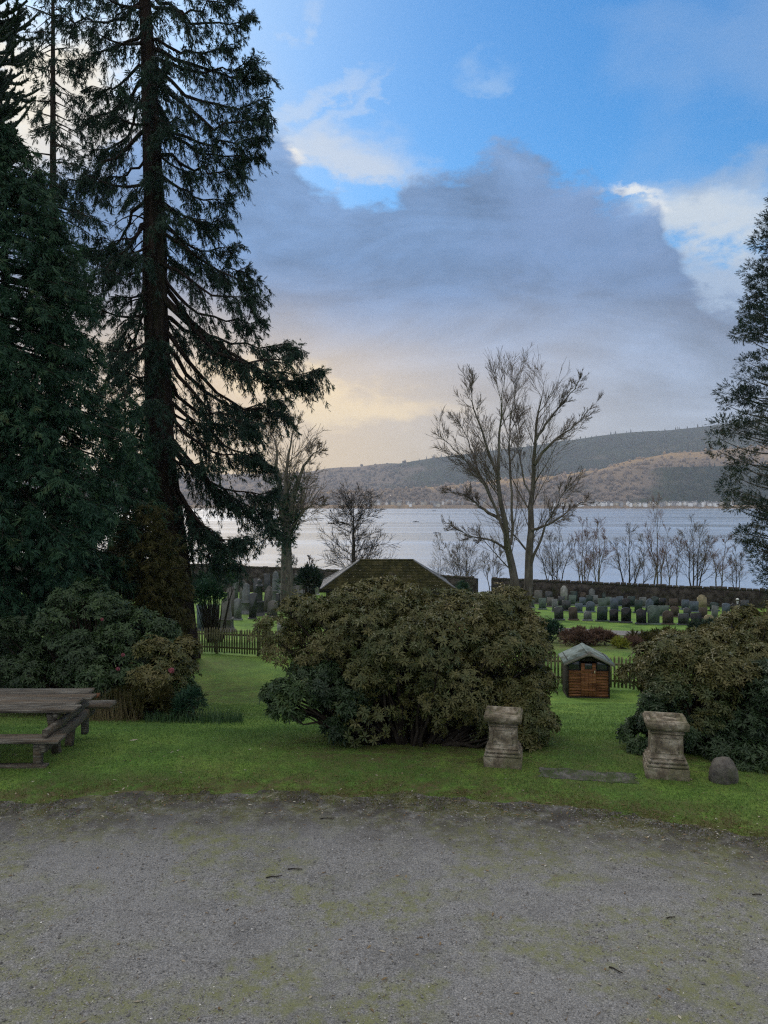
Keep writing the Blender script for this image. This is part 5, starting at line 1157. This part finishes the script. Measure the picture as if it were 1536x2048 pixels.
# dense conifers built as whorls of drooping sprays
def dense_conifer(name, label, px, d, prof, n_br, per, mat, tmpl, s0, s1, hang=0.5, o_=None, lo=0.0, hi=1.0, sub=5.0, bark='bark_dark', trunk_r=0.35, az_face=None, stub=0.12, lump_=0.25, base=None):
    """prof: [(py, half width in px)] from top to bottom"""
    base = base or on(px, d); root = thing(name, label, 'tree', base); o = np.array(root.location)
    ys_ = [a for a, _ in prof]; ws = [b_ for _, b_ in prof]; yt, yb = ys_[0], ys_[-1]
    tb = Buf(); a0 = np.array([o[0], o[1], o[2] - 0.2]); a1 = P(px, yt, d)
    q_, r_ = densify([a0, a1], [trunk_r, 0.02], 14); V, Fx = tubes(q_ - o, r_, 9); tb.put(V, Fx)
    main = []; mr = []
    for i_ in range(n_br):
        py = yt + (yb - yt) * ((i_ + rng.uniform()) / n_br) ** 0.95; az_ = rng.uniform(0, 2 * math.pi) if az_face is None else rng.uniform(*az_face)
        wpx = np.interp(py, ys_, ws); L = max(0.25, wpx / F * d * rng.uniform(0.78, 1.08) * (1 + lump_ * float(fbm(np.array([az_ * 1.6]), np.array([py / 90.0]), 3, 7)[0]) * 2))
        a = np.array([o[0] + (P(px, 0, d)[0] - o[0]), d, P(px, py, d)[2] + 0.25 * L]); e = a + np.array([math.cos(az_) * L, math.sin(az_) * L, -0.30 * L])
        main.append(bez(a, e, -0.02 * L, 0, 8)); mr.append(np.linspace(0.02 + 0.012 * L, 0.008, 8))
    V, Fx = tubes(np.array(main) - o, np.array(mr), 4); tb.put(V, Fx)
    add('trunk', tb.mesh('trunk', True), bark, root)
    subs = sub_branches(main, sub, 0.35, 1.0, hang); cb = Buf(); leaf_on(subs, per, tmpl, s0, s1, cb, o, 0.3, 0.1, lo, hi)
    add('crown', cb.mesh('crown'), mat, root)
    return root
dense_conifer('cedar_tree', 'dense dark blue-green cedar filling the left edge above the picnic table', 10, 22.0,
              [(250, 10), (330, 60), (420, 105), (530, 150), (640, 185), (760, 205), (880, 228), (1000, 236), (1090, 232), (1180, 210), (1270, 190), (1330, 150)], 410, 9, 'cedar_leaf', PL_FAN, 0.17, 0.34, 0.55, sub=6.0, az_face=(-math.pi * 0.78, math.pi * 0.2))
dense_conifer('cypress_tree', 'dull olive-brown conifer at the foot of the sequoia trunk', 285, 23.5,
              [(1005, 12), (1060, 42), (1120, 66), (1180, 82), (1230, 80), (1300, 70)], 130, 7, 'olive_leaf', PL_FAN, 0.16, 0.32, 0.2, sub=7, trunk_r=0.12, lump_=0.1)
dense_conifer('cypress_tree', 'dark blue-green conifer between the cedar and the sequoia trunk', 250, 27.0,
              [(780, 8), (860, 30), (950, 55), (1030, 75), (1100, 85), (1180, 90)], 120, 7, 'cedar_leaf', PL_FAN, 0.22, 0.42, 0.5, sub=6, trunk_r=0.15)
dense_conifer('tall_conifer', 'slim tall conifer with straight bare pole between cedar and sequoia tops', 106, 35.0,
              [(-260, 20), (-100, 50), (0, 70), (80, 78), (180, 60), (260, 70), (360, 95), (480, 110), (600, 110)], 120, 6, 'sequoia_leaf', PL_CORD, 0.22, 0.42, 0.5, sub=4.0, trunk_r=0.34, lump_=0.5)
# cypress at the right edge: billowing clumps, brown where the wind has burnt it
cy = thing('cypress_tree', 'tall ragged blue-green cypress cut by the right edge of the view', 'tree', on(1575, 46.0)); co_ = np.array(cy.location)
prof = [(300, 4), (390, 22), (470, 52), (560, 82), (650, 98), (710, 128), (760, 100), (830, 124), (910, 142), (960, 132), (1020, 112), (1070, 95), (1110, 78), (1150, 52), (1195, 30)]
tb = Buf(); q_, r_ = densify([co_ - [0, 0, 0.2], P(1578, 300, 46.0)], [0.5, 0.03], 16); V, Fx = tubes(q_ - co_, r_, 10); tb.put(V, Fx)
cb = Buf(); lim = []
for i_ in range(300):
    py = 300 + 895 * ((i_ + rng.uniform()) / 300); L = max(0.15, np.interp(py, *zip(*prof)) / F * 46.0 - 0.10) * rng.uniform(0.35, 1.0) ** 0.6 * rng.uniform(0.8, 1.12); az_ = rng.uniform(0, 6.283)
    a = np.array([co_[0] + 0.05, 46.0, P(0, py, 46)[2] - 0.25 * L]); c_ = np.array([co_[0] + math.cos(az_) * L, 46.0 + math.sin(az_) * L, P(0, py, 46)[2] + rng.normal(0, 0.2)]); lim.append(bez(a, c_, 0.10 * L, 0, 7))
    rad = rng.uniform(0.35, 0.85) * (0.6 + 0.4 * min(1, L)); n_ = int(165 * rad)
    v = unit(rng.normal(0, 1, (n_, 3))); p = c_ + v * rad * rng.uniform(0.45, 1.0, (n_, 1)) * np.array([1, 1, 0.75])
    foliage(cb, PL_FAN, p - co_, v + np.array([0.3 * math.cos(az_), 0.3 * math.sin(az_), 0.35]) + rng.normal(0, 0.3, v.shape), rng.uniform(0.19, 0.38, n_), np.clip(rng.uniform(0, 0.75) + rng.uniform(-0.2, 0.3, n_) + 0.3 * (py > 820), 0, 1))
V, Fx = tubes(np.array(lim) - co_, np.broadcast_to(np.linspace(0.06, 0.015, 7), (len(lim), 7)), 4); tb.put(V, Fx)
add('trunk', tb.mesh('trunk', True), 'bark_grey', cy); add('crown', cb.mesh('crown'), 'cypress_leaf', cy)

# monkey puzzle: rope-like branches clothed in scales
mk = thing('monkey_puzzle_tree', 'dark monkey puzzle with upcurved scaly branches at the top left corner', 'tree', on(-95, 24.0)); mo = np.array(mk.location)
tb = Buf(); q_, r_ = densify([mo - [0, 0, 0.2], P(-95, -400, 24.0)], [0.34, 0.10], 20); V, Fx = tubes(q_ - mo, r_, 10); tb.put(V, Fx); add('trunk', tb.mesh('trunk', True), 'bark_dark', mk)
bb = Buf(); cb = Buf(); brs = []
for (y0, x1, y1) in [(-110, 70, -40), (-60, 55, 20), (-10, 62, 62), (30, 45, 95), (60, 78, 200), (95, 30, 160), (120, 40, 215), (150, 52, 228), (180, 35, 260), (220, 60, 235), (240, 25, 290), (280, 45, 320), (320, 30, 360), (360, 45, 400), (-30, 10, 10), (40, 15, 60), (200, 5, 230), (90, 60, 110), (20, 75, 45)] + [(float(rng.uniform(-140, 420)), float(rng.uniform(-5, 62)), None) for _ in range(34)]:
    y1 = y0 + rng.uniform(-10, 70) if y1 is None else y1
    a = P(-95, y0, 24.0); e = P(x1, y1, 24.0 + rng.uniform(-1.5, 1.0)); L = np.linalg.norm(e - a); q = bez(a, e, 0.20 * L, 0, 14); q[-4:, 2] += np.array([0.01, 0.03, 0.06, 0.10]) * L; brs.append(q)
sb = []
for q in brs:
    for k_ in range(4):
        i_ = rng.integers(5, 11); s_d = unit(q[i_ + 1] - q[i_]) + rng.normal(0, 0.55, 3); L = rng.uniform(0.35, 0.75); t_ = np.linspace(0, 1, 14)[:, None]
        p = q[i_] + unit(s_d) * L * t_; p[:, 2] += -0.10 * np.sin(t_[:, 0] * 3.1) + 0.16 * t_[:, 0] ** 2; sb.append(p)
al = np.array(brs + sb); V, Fx = tubes(al - mo, np.broadcast_to(np.linspace(0.060, 0.034, 14), al.shape[:2]), 6); bb.put(V, Fx); add('branches', bb.mesh('branches', True), 'puzzle_leaf', mk)
sc_t = [(np.array([[0, -0.28, 0], [1, 0, 0.1], [0, 0.28, 0.0]]), np.array([[0, 1, 2]]))]
B, n_, _ = al.shape; m = B * 90; bi = np.repeat(np.arange(B), 90); u = rng.uniform(0.1, 1, m) * (n_ - 1); i0 = np.clip(u.astype(int), 0, n_ - 2)
p = al[bi, i0] + (al[bi, i0 + 1] - al[bi, i0]) * (u - i0)[:, None]; tg = unit(al[bi, i0 + 1] - al[bi, i0]); rd = unit(rng.normal(0, 1, (m, 3)))
foliage(cb, sc_t, p + rd * 0.02 - mo, tg * 0.75 + rd * 0.7, rng.uniform(0.07, 0.12, m), rng.uniform(0, 1, m)); add('crown', cb.mesh('crown'), 'puzzle_leaf', mk)

# ------------------------------------------------------------------ bare winter trees
def grow(par, prad, cnt, l0, l1, ang, up, n_, t0=0.2, t1=0.98, taper=0.3, wig=0.05, rmin=0.004, fade=0.85):
    """children of each parent polyline, curving upward"""
    B, m, _ = par.shape; N_ = B * cnt; bi = np.repeat(np.arange(B), cnt)
    ts = t0 + (t1 - t0) * rng.uniform(0, 1, N_); idx = ts * (m - 1); i0 = np.clip(idx.astype(int), 0, m - 2); fr = (idx - i0)[:, None]
    st_ = par[bi, i0] * (1 - fr) + par[bi, i0 + 1] * fr; tg = unit(par[bi, i0 + 1] - par[bi, i0])
    pl = np.linalg.norm(np.diff(par, axis=1), axis=2).sum(1)[bi]
    rnd = unit(np.cross(tg, rng.normal(0, 1, (N_, 3)))); an_ = R(ang) * rng.uniform(0.65, 1.3, (N_, 1))
    d = unit(tg * np.cos(an_) + rnd * np.sin(an_)); ln = pl * rng.uniform(l0, l1, N_) * (1.15 - fade * ts)
    pts_ = [st_]
    for k_ in range(n_ - 1):
        d = unit(d + np.array([0, 0, up]) / n_ + rng.normal(0, wig, (N_, 3))); pts_.append(pts_[-1] + d * (ln / (n_ - 1))[:, None])
    r0 = np.maximum((prad[bi, i0] * (1 - fr[:, 0]) + prad[bi, i0 + 1] * fr[:, 0]) * 0.58, rmin)
    r0 = np.minimum(r0, np.maximum(ln * 0.0125, rmin))
    rr = r0[:, None] * np.linspace(1, taper, n_)[None] ; rr = np.maximum(rr, rmin * 0.75)
    return np.stack(pts_, 1), rr
def bare_tree(name, label, base, stems, levels, rmin, mat='bark_grey', tmat='twig', group=None, ivy=None, m=14, f0=0.85):
    """stems: list of ([points], [radii]); levels: list of grow() settings"""
    root = thing(name, label, 'tree', base, 0, group); o = np.array(root.location)
    pp_, rr = zip(*[densify(a, b_, m) for a, b_ in stems]); pp_ = np.array(pp_); rr = np.array(rr)
    pp_[:, 1:-1] += rng.normal(0, 0.006 * np.linalg.norm(pp_[0, -1] - pp_[0, 0]) / 2, pp_[:, 1:-1].shape) * np.array([1, 1, 0.2])
    tb = Buf(); V, Fx = tubes(pp_ - o, rr, 8); tb.put(V, Fx)
    tw = Buf(); cur, cr = pp_, rr; pool = [(cur, cr)]
    for li, lv in enumerate(levels):
        nx_ = []
        for (a, b_) in pool[-1:]:
            nx_.append(grow(a, b_, *lv, rmin=rmin, fade=f0 if li == 0 else 0.45))
        q, r_ = nx_[0]
        V, Fx = tubes(q - o, r_, 5 if li == 0 else 3); (tb if li == 0 else tw).put(V, Fx)
        pool.append((q, r_))
    add('trunk', tb.mesh('trunk', True), mat, root); add('twigs', tw.mesh('twigs'), tmat, root)
    if ivy:
        n_ = ivy[0]; s_i = rng.integers(0, len(pp_), n_); u = rng.uniform(0, ivy[1], n_) * (m - 1); i0 = u.astype(int)
        p = pp_[s_i, i0] + (pp_[s_i, i0 + 1] - pp_[s_i, i0]) * (u - i0)[:, None]; v = unit(rng.normal(0, 1, (n_, 3))); p = p + v * (rr[s_i, i0][:, None] + rng.uniform(0, ivy[2], (n_, 1)))
        b_ = Buf(); foliage(b_, SPR, p - o, v + np.array([0, 0, 0.2]), rng.uniform(0.3, 0.6, n_), rng.uniform(0, 1, n_)); q = add('ivy', b_.mesh('ivy'), 'cedar_leaf', root); q['kind'] = 'stuff'
    return root
def st_px(pts_, d, r0, r1, dz=0.0, bow=1.0):
    k_ = len(pts_); return [P(a, b_, d + dz * i_ / (k_ - 1)) for i_, (a, b_) in enumerate(pts_)], list(np.linspace(r0 ** 0.6, r1 ** 0.6, k_) ** (1 / 0.6))
dT = 41.0
tw_stems = [
    st_px([(1042, 1300), (1036, 1190), (1020, 1120), (1008, 1050), (999, 988), (995, 906), (998, 824), (1006, 795), (1010, 755)], dT, 0.30, 0.006, -0.6),
    st_px([(1052, 1300), (1054, 1160), (1061, 1070), (1065, 988), (1067, 906), (1076, 824), (1084, 803), (1089, 762)], dT, 0.30, 0.006, 0.8),
    st_px([(1011, 1070), (984, 1002), (957, 947), (929, 918), (905, 895), (880, 870)], dT, 0.09, 0.008, -2.0),
    st_px([(990, 1015), (962, 950), (945, 905), (928, 862), (905, 826)], dT, 0.075, 0.008, 1.5),
    st_px([(1022, 1090), (1024, 1000), (1019, 906), (1016, 862), (1030, 783), (1038, 745)], dT, 0.085, 0.008, 1.8),
    st_px([(1062, 1130), (1084, 1066), (1102, 1028), (1125, 990), (1150, 960)], dT, 0.085, 0.008, -1.8),
    st_px([(1069, 930), (1105, 880), (1148, 856), (1189, 808)], dT, 0.10, 0.012, 1.0),
    st_px([(1072, 880), (1100, 835), (1143, 788), (1160, 755)], dT, 0.08, 0.012, -1.2),
    st_px([(1001, 1040), (955, 1010), (925, 985), (880, 985)], dT, 0.10, 0.01, 1.0),
    st_px([(1013, 1100), (980, 1078), (945, 1075), (900, 1050)], dT, 0.08, 0.01, -1.0),
    st_px([(1000, 960), (970, 890), (955, 840), (940, 790), (946, 760)], dT, 0.09, 0.01, -1.0),
    st_px([(1064, 1000), (1040, 930), (1035, 880), (1025, 830)], dT, 0.06, 0.01, 1.0),
    st_px([(1062, 1060), (1110, 1045), (1150, 1010), (1180, 1000)], dT, 0.08, 0.01, 1.0)]
bare_tree('bare_tree', 'tall leafless twin-stemmed tree standing behind the central rhododendron', on(1047, dT), tw_stems,
          [(18, 0.14, 0.24, 36, 0.35, 8, 0.18, 1.0), (7, 0.35, 0.75, 28, 0.35, 6, 0.10, 0.98), (5, 0.4, 0.8, 26, 0.25, 4, 0.10, 0.97)], 0.0082, f0=0.5)
def simple_tree(name, label, px, top, d, r0, stems=1, spread=0.0, lv=None, mat='bark_grey', tmat='twig', group=None, ivy=None, rmin=0.014, low=0.12, lean=0.0, base=None, f0=0.85):
    b_ = base or on(px, d); s = []
    H = P(px, top, d)[2] - b_.z
    for k_ in range(stems):
        off = 0 if stems == 1 else (k_ / (stems - 1) - 0.5) * 2; tx_ = b_.x + off * spread + rng.normal(0, 0.15) * (stems > 1) + lean; hh = H * (1 - 0.22 * abs(off) * (stems > 1) - rng.uniform(0, 0.12) * (stems > 1))
        bx_ = b_.x + off * spread * 0.25
        pts_ = [np.array([bx_ + (tx_ - bx_) * f_ ** 1.3 + rng.normal(0, 0.012 * H) * (0 < f_ < 1), b_.y + rng.normal(0, 0.02 * H) * (f_ > 0), b_.z - 0.1 + hh * f_]) for f_ in (0, 0.2, 0.4, 0.6, 0.8, 1)]
        s.append((pts_, [r0, r0 * 0.82, r0 * 0.62, r0 * 0.42, r0 * 0.22, 0.015]))
    return bare_tree(name, label, b_, s, lv, rmin, mat, tmat, group, ivy, f0=f0)
LV = [(14, 0.25, 0.44, 42, 0.5, 8, 0.2, 0.97), (6, 0.35, 0.7, 34, 0.3, 5, 0.15, 0.98), (4, 0.4, 0.75, 30, 0.15, 4, 0.15, 0.95)]
LVW = [(46, 0.30, 0.44, 64, 0.35, 8, 0.12, 0.98), (9, 0.3, 0.6, 40, 0.2, 5, 0.12, 0.98), (6, 0.4, 0.75, 32, 0.1, 4, 0.15, 0.95)]
LVT = [(12, 0.20, 0.36, 30, 0.45, 7, 0.22, 0.97), (6, 0.35, 0.7, 32, 0.3, 4, 0.15, 0.98), (4, 0.4, 0.75, 30, 0.2, 3, 0.15, 0.95)]
bare_tree('bare_tree', 'leafless forked tree with ivy on its trunk beside the sequoia foliage', on(575, 66.0),
          [st_px([(574, 1215), (574, 1100), (572, 1020), (572, 950), (578, 900), (590, 850)], 66, 0.62, 0.02), st_px([(573, 1060), (562, 1000), (555, 940), (552, 890), (545, 862)], 66, 0.42, 0.02, 1.5), st_px([(576, 1040), (588, 985), (600, 950), (620, 910), (640, 900)], 66, 0.38, 0.02, -1.5),
           st_px([(576, 1080), (595, 1030), (620, 1012), (645, 1000)], 66, 0.25, 0.02, 1.5), st_px([(572, 1090), (548, 1050), (530, 1030), (512, 1010)], 66, 0.25, 0.02, -1.5)],
          [(14, 0.25, 0.44, 42, 0.45, 8, 0.2, 0.97), (7, 0.35, 0.7, 36, 0.3, 5, 0.15, 0.98), (6, 0.4, 0.75, 32, 0.15, 4, 0.15, 0.95)], 0.018, ivy=(1300, 0.42, 0.25))
simple_tree('bare_tree', 'broad low leafless tree with tiered branches rising over the left of the vault roof', 707, 1002, 98.0, 0.42, lv=LVW, rmin=0.021, mat='bark_dark', tmat='bark_dark', f0=0.45)
simple_tree('bare_tree', 'thin leafless branches of a tree reaching over the wall left of the vault', 598, 1080, 92.0, 0.22, 2, 1.4, LV, rmin=0.02, mat='bark_dark')
shore = [(922, 1072, 5, 1.9, 0.10, 'low clump of thin bare saplings right of the vault roof', 'twig'), (985, 1080, 3, 1.2, 0.09, 'small bare saplings just left of the twin-stemmed tree', 'twig'), (1110, 1055, 4, 2.3, 0.14, 'rounded thicket of bare branches right of the twin-stemmed tree', 'twig'), (1168, 1042, 4, 1.4, 0.13, 'group of upright thin bare stems beyond the wall, left of a gap', 'twig_red'),
         (1197, 1035, 3, 0.8, 0.12, 'pair of slender bare poles beyond the wall beside the upright stems', 'twig_red'), (1258, 1060, 3, 2.2, 0.17, 'short spreading bare alder beyond the middle of the right wall', 'twig'), (1316, 1000, 3, 1.3, 0.17, 'tallest pinkish bare birch beyond the right wall', 'twig_red'), (1345, 1040, 2, 1.0, 0.12, 'slim bare tree right next to the tall pinkish birch', 'twig_red'),
         (1390, 1036, 4, 1.6, 0.14, 'cluster of bare upright trees beyond the right headstones', 'twig'), (1437, 1050, 2, 1.0, 0.14, 'single pale twiggy birch nearest the right cypress', 'twig_red'), (1287, 1085, 1, 0.3, 0.09, 'thin solitary bare sapling between the alder and the birch', 'twig'), (1475, 1090, 3, 1.0, 0.09, 'low bare scrub below the right cypress', 'twig'), (880, 1085, 1, 0.2, 0.06, 'lone thin bare sapling just right of the vault roof', 'twig')]
for (px, tp__, ns, spd, r0, lab, tm) in shore:
    simple_tree('bare_tree', lab, px, tp__ - 14, rng.uniform(100, 112), r0 * 0.85, ns, spd, LV if ns < 3 else LVT if spd < 1.5 else LV, 'bark_dark' if tm == 'twig' else 'bark_grey', tm, 'bare trees between the churchyard wall and the loch', rmin=0.0145)

# ------------------------------------------------------------------ village on the far shore
def house(px, w_, h, dd, mats, label, yaw, dep=8.0):
    x = dd * (px - 768) / F; z = max(hill_at(px, dd), LZ + 1.0)
    t_ = thing('house', label, 'house', (x, dd, z), yaw, 'houses of the village on the far shore')
    mb = MB(); mb.put([(-w_ / 2, -dep / 2, -4), (w_ / 2, -dep / 2, -4), (w_ / 2, dep / 2, -4), (-w_ / 2, dep / 2, -4), (-w_ / 2, -dep / 2, h), (w_ / 2, -dep / 2, h), (w_ / 2, dep / 2, h), (-w_ / 2, dep / 2, h), (-w_ / 2, 0, h + dep * 0.38), (w_ / 2, 0, h + dep * 0.38)],
                      [(0, 1, 5, 4), (2, 3, 7, 6), (1, 2, 6, 5), (3, 0, 4, 7)], [(5, 6, 9), (7, 4, 8)]); mb.obj('wall', mats, t_)
    rz_ = dep * 0.38; e = 0.4
    mb = MB(); mb.put([(-w_ / 2 - e, -dep / 2 - e, h - 0.1), (w_ / 2 + e, -dep / 2 - e, h - 0.1), (w_ / 2 + e, 0, h + rz_ + 0.25), (-w_ / 2 - e, 0, h + rz_ + 0.25), (w_ / 2 + e, dep / 2 + e, h - 0.1), (-w_ / 2 - e, dep / 2 + e, h - 0.1)], [(0, 1, 2, 3), (3, 2, 4, 5)]); rf = mb.obj('roof', 'house_roof', t_)
    mb = MB(); mb.box(w_ / 2 - 1.6, w_ / 2 - 0.4, -0.6, 0.6, h + rz_ - 0.6, h + rz_ + 1.5); mb.obj('chimney', mats, rf)
hl = []
for px in np.arange(1108, 1462, 5.2):
    if rng.uniform() < 0.62 + 0.25 * (px > 1330): hl.append((px + rng.normal(0, 1.2), 2102 + rng.uniform(0, 14), rng.choice(['house_white', 'house_white', 'house_white', 'house_cream', 'house_grey'])))
for px in np.arange(640, 1100, 7.0):
    if rng.uniform() < 0.8: hl.append((px + rng.normal(0, 2), 2102 + rng.uniform(0, 50), rng.choice(['house_white', 'house_grey', 'house_grey', 'house_cream'])))
for px in np.arange(760, 1010, 15.0): hl.append((px + rng.normal(0, 4), 2160 + rng.uniform(0, 60), rng.choice(['house_white', 'house_grey', 'house_cream'])))
WORD = {'house_white': 'white', 'house_grey': 'grey', 'house_cream': 'cream'}
for (px, dd, mt) in hl:
    side = 'right waterfront row' if px > 1104 else ('lower waterfront row' if dd < 2155 else 'upper slope')
    house(px, rng.uniform(7, 13), rng.uniform(5.5, 9.0), dd, mt, f'tiny {WORD[mt]} house among many on the {side} across the loch', rng.normal(0, 0.12) + (math.pi / 2 if rng.uniform() < 0.45 else 0))
# boats at moorings
for (px, py, L, lab) in [(868, 1022, 9.0, 'small dark boat moored close to the far village shore'), (832, 1044, 8.0, 'small dark boat moored in mid loch, left of two'), (872, 1066, 5.0, 'smallest dark boat moored nearest on the loch')]:
    d = 30 * F / (py - HZ); x = d * (px - 768) / F
    t_ = thing('moored_boat', lab, 'boat', (x, d, LZ), R(rng.uniform(-40, 40)), 'boats moored on the loch')
    sec = [(-0.5, 0.13, 0.55), (-0.25, 0.17, 0.45), (0.1, 0.16, 0.45), (0.35, 0.10, 0.55), (0.5, 0.01, 0.75)]
    V = []
    for (u, wd, z) in sec: V += [(u * L, -wd * L, z * L * 0.16), (u * L, -wd * L * 0.6, -0.2), (u * L, wd * L * 0.6, -0.2), (u * L, wd * L, z * L * 0.16)]
    q = [(i_ * 4 + j, i_ * 4 + j + 1, i_ * 4 + j + 5, i_ * 4 + j + 4) for i_ in range(4) for j in range(3)] + [(i_ * 4 + 3, i_ * 4, i_ * 4 + 4, i_ * 4 + 7) for i_ in range(4)] + [(3, 2, 1, 0)]
    mb = MB(); mb.put(V, q); mb.obj('hull', 'boat', t_)
    mb = MB(); mb.cbox(-0.2 * L, 0.12 * L, -0.10 * L, 0.10 * L, 0.06 * L, 0.17 * L, 0.02 * L); mb.obj('cabin', 'house_grey', t_)

# ------------------------------------------------------------------ small things on the ground
def twig(px, py, L, ang, label):
    d = EYE * F / (py - HZ); x = d * (px - 768) / F; z = float(gravz(np.array([x]), np.array([d]))[0]) if d < edge(x) else float(ground(x, d))
    q = np.array([(-L / 2, 0, 0.006), (-L / 5, L * 0.04, 0.010), (L / 6, -L * 0.03, 0.012), (L / 2, L * 0.05, 0.008)]); V, Fx = tubes(q, np.array([0.006, 0.0055, 0.0045, 0.003]), 6)
    t_ = Buf(); t_.put(V, Fx); V, Fx = tubes(np.array([(L / 6, -L * 0.03, 0.012), (L / 4, -L * 0.12, 0.015), (L * 0.3, -L * 0.2, 0.012)]), np.array([0.004, 0.003, 0.002]), 5); t_.put(V, Fx)
    tag(add('twig', t_.mesh('twig', True), 'bark_dark', None, (x, d, z), (0, 0, R(ang))), label, 'twig', 'twigs lying on the gravel')
twig(1232, 1945, 0.115, -48, 'short dark twig on the mossy gravel near the bottom right corner')
twig(548, 1758, 0.15, 12, 'thin dark twig on the gravel left of centre')
twig(655, 1640, 0.16, 4, 'dark twig near the gravel edge in front of the rhododendron')
twig(590, 1742, 0.14, -3, 'second thin twig just right of the left twig on the gravel')
twig(1342, 1838, 0.08, 10, 'small twig on the grey gravel at the right')
twig(1515, 1793, 0.09, 0, 'tiny twig at the right edge of the gravel')
def leafo(px, py, L, ang, label):
    d = EYE * F / (py - HZ); x = d * (px - 768) / F; z = float(ground(x, d)) + 0.03
    tv = np.array([(-0.5, 0, 0), (-0.1, 0.2, 0.05), (0.5, 0, 0.08), (-0.1, -0.2, 0.03), (0, 0, 0.0)]) * L
    tag(add('fallen_leaf', np_mesh('fallen_leaf', tv, [np.array([(0, 4, 1), (1, 4, 2), (0, 3, 4), (4, 3, 2)])], np.full(5, 1.0)), 'litter', None, (x, d, z), (0.1, 0, R(ang))), label, 'leaf', 'pale leaves fallen on the lawn')
leafo(268, 1469, 0.13, 18, 'long pale fallen leaf on the lawn right of the picnic table')
leafo(356, 1500, 0.05, 40, 'small pale leaf on the lawn below the long pale leaf')
leafo(500, 1497, 0.05, 10, 'small pale leaf on the lawn in front of the rhododendron, left of two')
leafo(521, 1494, 0.04, 80, 'tiny pale leaf on the lawn in front of the rhododendron, right of two')
leafo(66, 1568, 0.045, 30, 'small pale leaf on the grass below the picnic table')
leafo(490, 1545, 0.045, -20, 'small white leaf near the mossy edge of the lawn')

# ------------------------------------------------------------------ air between here and the far hills
hb = MB(); hb.box(-11500, 11500, -120, 5300, -42, 520)
hzm = bpy.data.materials.new('haze'); hzm.use_nodes = True
t = hzm.node_tree; t.nodes.clear(); mo_ = t.nodes.new('ShaderNodeOutputMaterial'); pv_ = t.nodes.new('ShaderNodeVolumePrincipled')
pv_.inputs['Color'].default_value = (0.78, 0.86, 1.0, 1); pv_.inputs['Density'].default_value = 0.000125; pv_.inputs['Anisotropy'].default_value = 0.2
t.links.new(pv_.outputs[0], mo_.inputs['Volume'])
tag(hb.obj('haze', hzm), 'thin bluish haze over the loch and hills', 'haze', kind='stuff')
